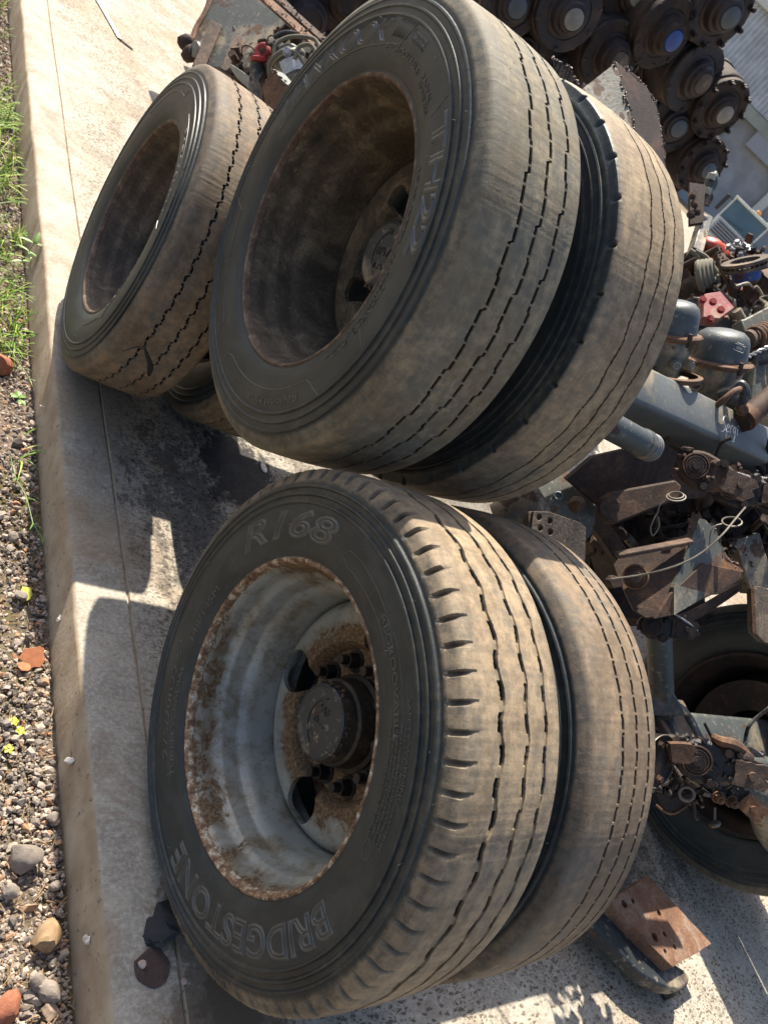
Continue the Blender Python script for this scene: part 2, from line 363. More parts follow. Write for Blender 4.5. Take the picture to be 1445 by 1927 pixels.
    def blob(s, c, r, sub=1, j=.25, sq=(1, 1, 1), tint=0.):
        V, F = ICO[sub]; R = Matrix.Rotation(random.random()*6.28, 3, Vector((random.random()-.5, random.random()-.5, random.random()-.5)))
        k = rng.normal(0, 1, (3, 3)); ph = rng.random(3)*6
        f = 1 + j*sum(np.sin(V @ k[i]*1.6 + ph[i]) for i in range(3))/1.7 + rng.uniform(-j, j, len(V))*.35
        P = (V*f[:, None])*np.asarray(sq)*r
        return s.add(P @ np.array(R).T + np.asarray(c), F, tint)
    def bolt(s, p, d, r=.014, h=.012, stud=.0, n=6):
        p = np.asarray(p, float); u, v, dd = basis(d)
        s.cyl(p, p + dd*.003, r*1.35, n=14); s.cyl(p + dd*.003, p + dd*(.003 + h), r, r*.96, n=n)
        if stud: s.cyl(p + dd*h, p + dd*(h + stud), r*.5, n=8)
        return s
    def slag(s, pts, r=.006, dens=110, spread=.004):
        r *= .62; dens *= 2.2
        P = np.asarray(pts, float)
        for a, b in zip(P[:-1], P[1:]):
            L = np.linalg.norm(b - a)
            for _ in range(max(2, int(L*dens))):
                s.blob(a + (b - a)*random.random() + rng.normal(0, spread, 3), r*random.uniform(.4, 1.3), 1, .3, (1, 1, random.uniform(.7, 1.6)))
        return s

def inv_parent_loc(parent):
    while parent is not None:
        if parent.type == 'EMPTY': return parent
        parent = parent.parent
    return None
def build(name, mb, mat, parent=None, world=False, sm=35, bev=0., attrs=None, label=None, stuff=False):
    me = bpy.data.meshes.new(name); V = np.concatenate(mb.V)
    if world:
        root = inv_parent_loc(parent)
        if root is not None:
            Mi = np.array(root.matrix_basis.inverted()); V = V @ Mi[:3, :3].T + Mi[:3, 3]
    me.from_pydata(V.tolist(), [], mb.F)
    if any(mb.T):
        a = me.attributes.new('tint', 'FLOAT', 'POINT'); a.data.foreach_set('value', np.asarray(mb.T, np.float32))
    for k, val in (attrs or {}).items():
        a = me.attributes.new(k, 'FLOAT', 'POINT'); a.data.foreach_set('value', np.asarray(val, np.float32))
    if sm: me.shade_smooth(); me.set_sharp_from_angle(angle=math.radians(sm))
    me.materials.append(MATS[mat])
    o = bpy.data.objects.new(name, me); col.objects.link(o)
    if parent is not None: o.parent = parent
    if bev:
        b = o.modifiers.new('bevel', 'BEVEL'); b.width = bev; b.segments = 2; b.limit_method = 'ANGLE'; b.angle_limit = math.radians(40)
    if label: o['label'] = label
    if stuff: o['kind'] = 'stuff'
    return o
def cut(o, mb):
    """cut holes with a temporary solid, which is then deleted"""
    V = np.concatenate(mb.V); root = inv_parent_loc(o)
    me = bpy.data.meshes.new('c'); me.from_pydata(V.tolist(), [], mb.F); c = bpy.data.objects.new('c', me); col.objects.link(c)
    c.parent = o.parent
    mods = [m_ for m_ in o.modifiers]
    bm_ = o.modifiers.new('b', 'BOOLEAN'); bm_.operation = 'DIFFERENCE'; bm_.solver = 'EXACT'; bm_.object = c
    for m_ in mods: m_.show_viewport = False
    bpy.context.view_layer.update()
    dg = bpy.context.evaluated_depsgraph_get(); new = bpy.data.meshes.new_from_object(o.evaluated_get(dg))
    o.modifiers.remove(bm_)
    for m_ in mods: m_.show_viewport = True
    o.data = new; new.shade_smooth(); new.set_sharp_from_angle(angle=math.radians(35))
    bpy.data.objects.remove(c)
def tag(o, label, cat, group=None):
    o['label'] = label; o['category'] = cat
    if group: o['group'] = group
    return o
def thing(name, loc, label, cat, group=None, rot=(0, 0, 0)):
    o = bpy.data.objects.new(name, None); col.objects.link(o); o.location = tuple(float(q) for q in loc); o.rotation_euler = rot
    o.empty_display_size = .1
    return tag(o, label, cat, group)
def kind(o): o['kind'] = 'structure'; return o

# ------------------------------------------------------------------ the setting
def make_ground():
    mb = MB(); nx, ny = 60, 60
    mb.add([(-400, -400, -.152), (400, -400, -.152), (400, 400, -.152), (-400, 400, -.152)], [(0, 1, 2, 3)])
    o = kind(build('gravel_ground', mb, 'gravel_soil', sm=0))
    tag(o, 'bare gravelly soil beside and below the concrete slab', 'ground')
def make_slab():
    ys = np.concatenate([np.arange(-1.5, 7, .02), np.arange(7, 30, .5), [40]]); V = []; F = []
    prof = [(.768, -.30), (.7665, -.012), (.770, -.004), (.778, 0), (.84, .0), (.9065, .0), (.9095, -.005), (.9125, -.005), (.9155, .0015), (.93, .001), (1.6, .0), (30, .0)]
    e = np.cumsum(rng.normal(0, .0007, len(ys))); e -= np.convolve(e, np.ones(41)/41, 'same')
    for i, y in enumerate(ys):
        for k, (x, z) in enumerate(prof):
            dx = (e[i] + .0006*math.sin(y*31) if k in (1, 2, 3) else 0.) + (0.0012*math.sin(y*5.) if 5 <= k <= 8 else 0)
            dz = -abs(rng.normal(0, .0012)) if k in (2, 3) else (rng.normal(0, .0006) if k in (6, 7, 8) else 0)
            V.append((x + dx, y, z + dz))
    n = len(prof)
    for i in range(len(ys) - 1):
        for k in range(n - 1): F.append((i*n + k, i*n + k + 1, (i+1)*n + k + 1, (i+1)*n + k)[::-1])
    mb = MB().add(V, F); o = kind(build('concrete_slab', mb, 'brushed_concrete', sm=50))
    o['label'] = 'broom-finished concrete yard slab with black oil stains'; o['category'] = 'slab'
    for (px, py, s_) in ((112, 1165, .008), (135, 1435, .009), (167, 1770, .009), (83, 765, .007), (74, 613, .006)):
        p = at(px, py, X=.765); b = MB()
        for _ in range(3): b.blob(p + rng.normal(0, s_*.4, 3), s_*random.uniform(.5, 1), 1, .4)
        build('mortar_lump', b, 'white_chip', o)
    return o
make_ground(); slab = make_slab()

def make_gravel():
    G = MB(); N = 24000
    for _ in range(N):
        y = .15 + 5.6*random.random()**1.7; x = .768 - random.random()**1.1*(.22 + .03*y)
        r = random.choice((.0022, .0028, .0034, .004, .0045, .006, .008))*random.uniform(.7, 1.35)
        if random.random() < .02: r *= 1.7
        if x + r*1.1 > .765: continue
        G.blob((x, y, -.150 + r*random.uniform(-.1, .8) + .006*math.sin(x*30)*math.sin(y*9)), r, 1, .42, (1, random.uniform(.55, 1), random.uniform(.5, .9)), random.random()**1.0*.97 + .001)
    o = build('loose_gravel', G, 'gravel_stone', sm=0)
    tag(o, 'loose grey and brown gravel along the slab edge', 'gravel'); o['kind'] = 'stuff'
    T = MB()   # dry straw, bark and twigs
    for _ in range(900):
        y = .2 + 4.6*random.random()**1.6; x = .762 - random.random()*.2; a = random.random()*3.14; L = random.uniform(.008, .03)
        z = -.142 + random.random()*.008; d = np.array([math.cos(a), math.sin(a), random.uniform(-.2, .3)])*L/2
        if x + abs(d[0]) > .765: continue
        p = np.array([x, y, z]); T.tube([p - d, p + rng.normal(0, .0012, 3), p + d], random.uniform(.0006, .0018), 4)
    o = build('dry_litter', T, 'wood_chip', sm=0); tag(o, 'dry straw, bark and twigs strewn over the gravel', 'litter'); o['kind'] = 'stuff'
    # grass growing along the slab edge, upper left
    Gs = MB()
    def blade(p, a, L, lean, w_, tint):
        d = np.array([math.cos(a), math.sin(a), 0]); s_ = np.array([-d[1], d[0], 0])*w_; P = []
        for k in range(5):
            t = k/4; q = p + d*lean*L*t*t + np.array([0, 0, 1])*L*(t - .38*lean*t*t); ww = (1 - t)**.6*(1 if k else .7)
            P += [q - s_*ww, q + s_*ww + np.array([0, 0, w_*.4])]
        Gs.add(P, [(2*k, 2*k+1, 2*k+3, 2*k+2) for k in range(4)], tint)
    tufts = []
    for _ in range(170): tufts.append((.735 - abs(random.gauss(0, .085)), random.choice((random.uniform(2.9, 4.0), random.uniform(3.6, 6.5), random.uniform(2.2, 3))), random.randint(4, 13)))
    for _ in range(10): tufts.append((.735 - abs(random.gauss(0, .05)), random.uniform(1.5, 2.4), random.randint(2, 5)))
    for x, y, n in tufts:
        if random.random() < (.6 if y < 2.6 else .45): continue
        for _ in range(n):
            a = random.uniform(-2.6, 2.6); L = random.uniform(.04, .12)*(1 + .3*(y > 3)); px_ = min(x + random.gauss(0, .012), .755)
            blade(np.array([px_, y + random.gauss(0, .018), -.152]), a, L, random.uniform(.3, 1.4), random.uniform(.0014, .0034), min(1, max(.01, random.gauss(.5, .25))))
    o = build('grass', Gs, 'grass_blade', sm=0); tag(o, 'tufts of sunlit green grass growing against the slab edge', 'grass'); o['kind'] = 'stuff'
make_gravel()

def rock(px, py, r, mat, label, sq=(1, 1, .7), name='rock', cat='rock', z=-.13):
    p = at(px, py, Z=z); mb = MB(); mb.blob((0, 0, 0), r, 3, .16, sq); V = mb.V[0]
    V += rng.normal(0, r*.018, V.shape) + np.sin(V[:, [1, 2, 0]]*(7/r))*r*.03; n = np.random.default_rng(int(px*py)).normal(0, 1, (9, 3))
    for k in n:   # chip flat facets
        k = k/np.linalg.norm(k); d = V @ k; lim = r*.72; V -= np.outer(np.maximum(d - lim, 0)*.9, k)
    if p[0] + V[:, 0].max() > .762: p[0] = .762 - V[:, 0].max()
    p[2] = max(p[2], -.152 - V[:, 2].min() - r*.25)
    mb.V[0] = V; mb.T = [.28 + .16*random.random()]*len(V)
    o = build(name, mb, mat, sm=28); o.location = p; tag(o, label, cat)
rock(6, 690, .038, 'brick_red', 'lump of red brick in the gravel under the tall weed', (1, 1.15, .8))
rock(45, 1615, .034, 'gravel_stone', 'largest grey pitted stone in the gravel, left of the front wheel', (1, 1.05, .8))
rock(88, 1765, .034, 'wood_chip', 'ochre layered stone wedged against the slab edge', (1.1, .8, .7))
rock(92, 1868, .026, 'gravel_stone', 'smooth grey-brown stone at the bottom left corner against the slab', (.75, 1.2, .7))
rock(105, 1668, .015, 'gravel_stone', 'small purplish stone touching the slab edge below the largest grey stone', (1, .8, .7))
rock(12, 1905, .03, 'brick_red', 'pale orange stone cut by the bottom left corner of the photograph', (1, .8, .6))
rock(40, 1120, .018, 'gravel_stone', 'flat dark grey stone in the gravel above the orange flake', (1.2, .8, .4))
rock(25, 1010, .016, 'gravel_stone', 'grey angular stone beside the creeping grass stem', (1, .9, .6))
rock(70, 1850, .017, 'gravel_stone', 'small grey cube-like stone left of the smooth grey-brown one', (1, 1, .8))
rock(20, 1680, .017, 'gravel_stone', 'brown stone just below the largest grey stone', (1, .8, .7))
rock(100, 1540, .013, 'gravel_stone', 'pebble touching the slab edge above the largest grey stone')
def leafy(name, pts, mat, label, cat, leaves, stem_r=.0012):
    """weed: bent stem with single leaves"""
    b = np.array(pts[0], float); t = thing(name, b, label, cat)
    P = [np.array(q, float) for q in pts]
    build('stem', MB().tube(P, stem_r, 6), mat, t, world=True)
    for (k, a, L, w_, up) in leaves:
        p = P[k]; d = np.array([math.cos(a)*math.cos(up), math.sin(a)*math.cos(up), math.sin(up)]); s_ = np.cross(d, (0, 0, 1.)); s_ /= np.linalg.norm(s_); n_ = np.cross(s_, d)
        V = []; m_ = 6
        for i in range(m_ + 1):
            u = i/m_; ww = w_*math.sin(PI*min(1, u*.92 + .04))**.8; c = p + d*L*u - n_*(-1)*(-.18*L*u*u)
            V += [c - s_*ww + n_*ww*.35, c, c + s_*ww + n_*ww*.35]
        F = []
        for i in range(m_):
            for j in (0, 1): F.append((3*i + j, 3*i + j + 1, 3*i + j + 4, 3*i + j + 3))
        me = MB().add(V, F, 0.); build('leaf', me, mat, t, world=True, sm=60)
    return t
wp = at(44, 512, Z=-.15); wp[0] = .735
leafy('weed', [wp, wp + (0, -.01, .05), wp + (.004, -.015, .10), wp + (.006, -.02, .14)], 'leaf_green', 'tall broad-leaved weed rising against the slab edge', 'weed',
      [(3, 1.3, .05, .009, .7), (3, -2, .045, .008, .8), (3, .2, .05, .007, .1), (3, 3.0, .05, .007, .1), (2, -.4, .055, .006, 0), (2, 2.6, .05, .006, 0), (2, -1.5, .045, .008, .2), (1, .6, .04, .006, .1), (1, 3.6, .04, .006, .0)])
wp = at(30, 750, Z=-.15)
leafy('weed', [wp, wp + (.002, 0, .012), wp + (.008, -.02, .016)], 'leaf_green', 'low round-leaved weed just below the red brick lump', 'weed',
      [(0, 2.5, .022, .010, .3), (1, .3, .026, .009, .1), (1, 3.6, .024, .010, .2), (2, -.9, .022, .007, .1), (1, 1.5, .02, .009, .3), (2, -1.9, .02, .008, .1)])
for px, py, lb in ((24, 1360, 'small lobed seedling with yellow-green leaves on the gravel, upper of two'), (14, 1412, 'small lobed seedling with yellow-green leaves on the gravel, lower of two'), (36, 1378, 'yellow-green seedling between the two lobed seedlings')):
    wp = at(px, py, Z=-.14)
    leafy('seedling', [wp, wp + (0, 0, .006)], 'leaf_yellow', lb, 'seedling', [(1, a + px, .012, .005, .15) for a in (0, 1.25, 2.5, 3.75, 5.0)], .0007)
def creeper(pxs, lb, tint_mat='leaf_green'):
    P = [at(px, py, Z=z) for px, py, z in pxs]; t = thing('creeping_stem', P[0], lb, 'grass stem')
    build('stem', MB().tube(P, .0013, 5), tint_mat, t, world=True)
    for k in range(1, len(P)):
        d = P[k] - P[k-1]; d /= np.linalg.norm(d); s_ = np.cross(d, (0, 0, 1.)); L = .045
        for sg in (-1, 1):
            e = P[k] + (d*.8 + s_*sg*.45 + np.array([0, 0, .25]))*L
            build('leaf', MB().add([P[k] - s_*.001, P[k] + s_*.001, (P[k] + e)/2 + s_*.002 + (0, 0, .003), (P[k] + e)/2 - s_*.002 + (0, 0, .003), e], [(0, 1, 2, 3), (3, 2, 4)]), tint_mat, t, world=True)
creeper([(20, 860, -.14), (30, 900, -.12), (50, 935, -.11), (62, 985, -.105), (78, 1010, -.10)], 'pale green grass stem creeping down towards the slab edge')
creeper([(5, 640, -.13), (25, 665, -.12), (40, 690, -.11), (55, 712, -.12)], 'yellow-green grass stem arching over the red brick lump')
creeper([(30, 600, -.13), (55, 592, -.1), (80, 585, -.07)], 'bright green grass stem leaning over the slab side below the tall weed')
creeper([(45, 632, -.13), (75, 628, -.08), (104, 618, -.01), (118, 612, .0)], 'longest bright green grass stem reaching onto the slab top')
def flake(px, py, r, mat, label, name, cat, Z=0., n=11, th=.004, ecc=1., jag=.22):
    p = at(px, py, Z=Z); a0 = random.random()
    pts = []
    for k in range(n):
        a = 2*PI*k/n + a0; rr = r*(1 + random.uniform(-jag, jag)); pts.append((math.cos(a)*rr, math.sin(a)*rr*ecc, 0))
    o = build(name, MB().prism(pts, th, (0, 0, 1)), mat, bev=th*.3); o.location = (p[0], p[1], Z + th/2 + .0005); tag(o, label, cat)
    return o
sb_ = MB(); sb_.blob((0, 0, 0), .046, 3, .22, (1, 1.25, .16)); sb_.V[0] += rng.normal(0, .0015, sb_.V[0].shape) + np.sin(sb_.V[0][:, [1, 0, 1]]*210)*.0035
o = build('rubber_scrap', sb_, 'tar_black', sm=30); o.location = (*at(297, 1742, Z=0)[:2], .007); tag(o, 'crumpled scrap of black rubber on the slab, touching the front tyre', 'scrap')
flake(287, 1822, .038, 'rust_scale', 'flat dark brown flake of rust scale below the black rubber scrap', 'rust_flake', 'flake', n=19, th=.0035, ecc=.9, jag=.10)
flake(266, 1817, .009, 'pink_chip', 'small pale pink chip lying on the edge of the brown rust flake', 'stone_chip', 'chip', n=6, th=.009)
flake(495, 881, .012, 'white_chip', 'small white chip on the black oil stain under the upper wheel', 'stone_chip', 'chip', n=7, th=.006, ecc=2.)
flake(345, 1848, .007, 'pink_chip', 'tiny beige chip beside the lower sidewall of the front tyre', 'stone_chip', 'chip', n=6, th=.005)
o = flake(62, 1238, .026, 'leaf_orange', 'crumpled orange leaf on the gravel against the slab', 'dead_leaf', 'leaf', Z=-.138, n=15, th=.002, jag=.3); o.rotation_euler = (.3, -.3, .2)
o = flake(45, 1255, .016, 'leaf_orange', 'small orange-brown leaf half under the crumpled orange one', 'dead_leaf', 'leaf', Z=-.14, n=7, th=.002); o.rotation_euler = (-.2, .3, 1)
o = flake(50, 1118, .014, 'leaf_yellow', 'yellowing leaf lying near the slab edge above the orange leaf', 'dead_leaf', 'leaf', Z=-.135, n=8, th=.002, ecc=1.6); o.rotation_euler = (.2, -.2, 0)
for (px, py, r_, lb) in ((1265, 1835, .006, 'brown crumb on the sunlit concrete near the steel arm'), (1202, 1842, .008, 'orange flake on the sunlit concrete left of the arm tip'), (1150, 1860, .006, 'dark crumb on the sunlit concrete at the bottom right')):
    flake(px, py, r_, 'rust_scale' if 'orange' not in lb else 'leaf_orange', lb, 'debris_crumb', 'crumb', n=7, th=.003)
# strip of aluminium lying on the slab
p0, p1, p2 = at(180, -8, Z=.008), at(226, 72, Z=.008), at(250, 92, Z=.006)
t = thing('metal_strip', p1, 'bent bright aluminium strip lying on the sunlit slab at the top left', 'metal strip')
build('strip', MB().bar(p0, p1, .028, .006), 'aluminium_strip', t, world=True, bev=.001)
build('bent_end', MB().bar(p1 + (0, 0, -.001), p2, .018, .004), 'rust_scale', t, world=True, bev=.001)

# ------------------------------------------------------------------ tyres
def side_x(r):   # outer sidewall shape, x inwards
    k = [(.286, .046), (.292, .030), (.300, .018), (.315, .0085), (.335, .003), (.36, .0), (.385, .0), (.40, .0015), (.43, .006), (.452, .0125), (.466, .020), (.474, .027)]
    return float(np.interp(r, [a for a, b in k], [b for a, b in k]))
def tyre(name, parent, x0, st, mat, label=None):
    R, W = .48, st.get('w', .265); n = st.get('n', 480); gro = st['grooves']; seed = st.get('seed', 0)
    side = []   # (x, r, dust)
    rr = [.286, .289, .293, .300, .302, .304, .315, .325, .335, .347, .36, .372, .385, .395]
    for r in rr: side.append([side_x(r) - (.0016 if r == .302 else 0), r, .12])
    for rc in st.get('rings', (.402, .418, .434)):
        rh = st.get('ringh', .0028)
        for dr, h in ((-.005, 0), (-.002, rh), (.0015, rh), (.0025, -.001), (.006, -.001)): side.append([side_x(rc + dr) - h, rc + dr, .25])
    for r in (.446, .452, .460, .466): side.append([side_x(r), r, .4 if r < .45 else .6])
    sq = st.get('square', .6)
    if st.get('sq'):
        side = [q for q in side if q[1] < .444] + [[.009, .446, .3], [.0105, .453, .3], [.012, .4555, .25], [.0125, .464, .25], [.014, .471, .3], [.019, .4745, .7]]
    side.append([.0235 if not st.get('sq') else .024, .471 if not st.get('sq') else .4755, .8]); side.append([.030, .4755 if not st.get('sq') else .476, .95])
    Lp = side; Rp = [[W - x, r, d] for x, r, d in side[::-1]]
    tx = [.034]; info = [(.0, 0, 0)]
    tread = []   # (x, depthflag, groove index, dust)
    gs = sorted(gro, key=lambda g: g['x']); prev = .036
    for gi, g in enumerate(gs):
        a, b = g['x'] - g['hw'], g['x'] + g['hw']
        for k in range(1, 4): tread.append((prev + (a - prev)*k/4, 0, -1, 1.))
        tread += [(a, 0, gi, 1.), (a + .0006, 1, gi, 0.), (b - .0006, 1, gi, 0.), (b, 0, gi, 1.)]; prev = b
    for k in range(1, 4): tread.append((prev + (W - .036 - prev)*k/4, 0, -1, 1.))
    th = np.linspace(0, 2*PI, n, endpoint=False); rn = np.random.default_rng(seed + 5)
    wob = .0010*np.sin(th*3 + seed) + .0006*np.sin(th*7 + 2*seed) + rn.normal(0, .00012, n)
    XS, RS, DU, GR = [], [], [], []
    nt_ = st.get('notch')
    def notchf(r):
        if not nt_: return np.zeros(n)
        ph = (th*nt_['n']/(2*PI) + .13) % 1; du = nt_['duty']
        f = np.clip(np.minimum(ph/.03, (du - ph)/(.10)), 0, 1); f[ph > du] = 0
        return f*nt_['d']*np.clip((r - nt_['r0'])/(nt_['r1'] - nt_['r0']), 0, 1)
    for x, r, d in Lp:
        nf = notchf(r) if r > .44 and not (st.get('sq') and (r > .4735 or r < .460)) else 0*th
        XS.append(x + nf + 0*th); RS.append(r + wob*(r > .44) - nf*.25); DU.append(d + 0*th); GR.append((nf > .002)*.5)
    for x, dep, gi, d in tread:
        c = ((x - W/2)/(W/2))**2; base = R - st.get('crown', .007)*c + wob
        xx = x + 0*th; rr_ = base.copy(); gg = 0*th
        if gi >= 0:
            g = gs[gi]; per = g.get('per', 60); ph = (th*per/(2*PI) + g.get('ph', 0) + gi*.27) % 1
            if g['shape'] == 'step': zz = np.where(ph < .5, ph*.5, ph*.5 - .5 + .0) ; zz = (np.floor(ph*2)*.5 - .25) + (ph % .5)*.35
            elif g['shape'] == 'tri': zz = np.abs(ph - .5)*2 - .5
            elif g['shape'] == 'wave': zz = .5*np.sin(2*PI*ph)
            else: zz = 0*ph
            sgn = g.get('dir', 1)
            xx = xx + sgn*zz*g.get('amp', .004)
            if dep:
                t = (th*g.get('bars', per*2)/(2*PI) + .2) % 1
                op = np.clip(np.minimum(t, g.get('duty', .9) - t)/.03, 0, 1); op[t > g.get('duty', .9)] = 0
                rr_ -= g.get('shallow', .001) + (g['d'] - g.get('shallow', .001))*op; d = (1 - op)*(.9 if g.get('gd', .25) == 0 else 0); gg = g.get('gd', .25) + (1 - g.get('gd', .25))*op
            else:
                xx = xx + rn.normal(0, g.get('ragged', .0003), n)
        else:
            rr_ += rn.normal(0, .00015, n)
        XS.append(xx); RS.append(rr_); DU.append(np.minimum(d, .38 + .62*min(1, max(0, (x - .028)/st.get('fade', .035)))) + 0*th); GR.append(gg)
    for x, r, d in Rp:
        XS.append(x + 0*th); RS.append(r + wob*(r > .44)); DU.append(d + 0*th); GR.append(0*th)
    XS = np.array(XS); RS = np.array(RS); m_ = len(XS)
    V = np.stack([x0 + XS, -np.sin(th)[None]*RS, R + np.cos(th)[None]*RS], -1).reshape(-1, 3)
    i, j = np.meshgrid(np.arange(m_ - 1), np.arange(n), indexing='ij'); k = (j + 1) % n
    F = np.stack([i*n + j, (i+1)*n + j, (i+1)*n + k, i*n + k], -1).reshape(-1, 4)[:, ::-1]
    mb = MB(); mb.V = [V]; mb.F = F.tolist(); mb.T = [0]
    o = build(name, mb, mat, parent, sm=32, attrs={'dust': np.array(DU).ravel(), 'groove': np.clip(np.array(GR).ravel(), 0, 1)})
    if label: o['label'] = label
    return o

def text_mesh(body, size=1., shear=0., outline=0., extrude=.5, res=3):
    c = bpy.data.curves.new('t', 'FONT'); c.body = body; c.size = size; c.shear = shear; c.resolution_u = res
    if outline: c.fill_mode = 'NONE'; c.bevel_depth = outline; c.bevel_resolution = 0; c.extrude = 0
    else: c.extrude = extrude
    o = bpy.data.objects.new('t', c); col.objects.link(o); dg = bpy.context.evaluated_depsgraph_get()
    me = o.evaluated_get(dg).to_mesh(); V = np.array([v.co[:] for v in me.vertices]) if len(me.vertices) else np.zeros((0, 3)); F = [list(p.vertices) for p in me.polygons]
    o.evaluated_get(dg).to_mesh_clear(); bpy.data.objects.remove(o); return V, F
def side_text(parent, x0, body, a0, a1, r, h, mat, outline=0., shear=0., lift=.0012, bold=1.):
    """raised lettering bent round the sidewall from angle a0 to a1 (degrees clockwise from the top)"""
    V, F = text_mesh(body, 1., shear, outline/h if outline else 0., .5)
    u0, u1 = V[:, 0].min(), V[:, 0].max(); hh = .70
    al = np.radians(a0 + (V[:, 0] - u0)/(u1 - u0)*(a1 - a0)); rr = r + (V[:, 1])/hh*h
    if outline: out_ = V[:, 2]*h*1.1
    else: out_ = V[:, 2]*2*lift*.5 + lift*.5
    sx = np.array([side_x(q) for q in rr])
    P = np.stack([x0 + sx - out_ , -np.sin(al)*rr, .48 + np.cos(al)*rr], -1)
    return build('lettering', MB().add(P, F), mat, parent, sm=40)
def side_line(parent, x0, pts, mat, rad=.0012, name='moulded_line'):
    P = []
    for (a0, r0), (a1, r1) in zip(pts[:-1], pts[1:]):
        k = max(2, int(abs(a1 - a0)/3) + 1)
        for q in range(k): t = q/k; P.append((a0 + (a1 - a0)*t, r0 + (r1 - r0)*t))
    P.append(pts[-1])
    W_ = [(x0 + side_x(r) - .0002, -math.sin(math.radians(a))*r, .48 + math.cos(math.radians(a))*r) for a, r in P]
    return build(name, MB().tube(W_, rad, 5), mat, parent)
def hairs(parent, x0, w_, mat, n=70, seed=1):  # callers pass a bright metal; the hairs' sunlit white is in the colour
    mb = MB(); rd = random.Random(seed)
    for _ in range(n):
        a = rd.random()*6.28
        if rd.random() < .65: r = rd.uniform(.33, .465); p = np.array([x0 + side_x(r), -math.sin(a)*r, .48 + math.cos(a)*r]); d = np.array([-1, rd.uniform(-.6, .6), rd.uniform(-.6, .6)])
        else: p = np.array([x0 + rd.uniform(.04, w_ - .04), -math.sin(a)*.474, .48 + math.cos(a)*.474]); d = np.array([rd.uniform(-.5, .5), -math.sin(a), math.cos(a)])
        d /= np.linalg.norm(d); L = rd.uniform(.002, .008); mb.tube([p, p + d*L*.6, p + d*L + (0, 0, -.001)], .0005, 4)
    return build('rubber_hair', mb, mat, parent, stuff=True)

GR = dict
ST_A = GR(w=.275, n=768, seed=1, crown=.004, rings=(.405, .421, .437), ringh=.004, notch=GR(n=70, duty=.22, d=.010, r0=.449, r1=.458),
          grooves=[GR(x=.098, hw=.0062, d=.011, amp=.008, per=34, shape='wave', bars=64, duty=.62, shallow=.0035, gd=0., ragged=.0006),
                   GR(x=.158, hw=.0050, d=.010, amp=.005, per=34, shape='wave', bars=64, duty=.55, shallow=.0030, gd=0., ragged=.0005),
                   GR(x=.205, hw=.0046, d=.010, amp=.004, per=34, shape='wave', bars=64, duty=.5, shallow=.0030, gd=0., ragged=.0005)])
def dash(xs, per=36, amp=.007, hw=.0032, d=.010, duty=.84, n=576, seed=2, shape='step', bars=None, rings=(.402, .420, .438), crown=.006, ragged=.0002, **k):
    return GR(n=n, seed=seed, crown=crown, rings=rings, grooves=[GR(x=x, hw=hw, d=d, amp=amp, per=per, shape=shape, bars=bars or per*2, duty=duty, shallow=.0003, gd=0., ragged=ragged, ph=.1*i) for i, x in enumerate(xs)], **k)
ST_A2 = dash((.105, .150, .195), per=48, amp=.003, duty=.76, hw=.0039, seed=3, crown=.010, n=768, w=.25)
ST_B = dash((.108, .156, .204), per=26, amp=.0100, hw=.0038, duty=.86, bars=88, n=880, seed=4, crown=.008, w=.275)
ST_B2 = dash((.108, .150, .190), per=30, amp=.0045, hw=.0026, duty=1.2, n=800, seed=5, shape='wave', crown=.008, ragged=.0009, w=.25, sq=1, notch=GR(n=32, duty=.12, d=.010, r0=.4545, r1=.4555))
ST_C = dash((.088, .146, .20), per=60, amp=.010, hw=.0036, duty=.78, n=960, seed=6, crown=.007, ragged=.0008)
ST_F = dash((.09, .15, .2), per=40, n=240, seed=8)

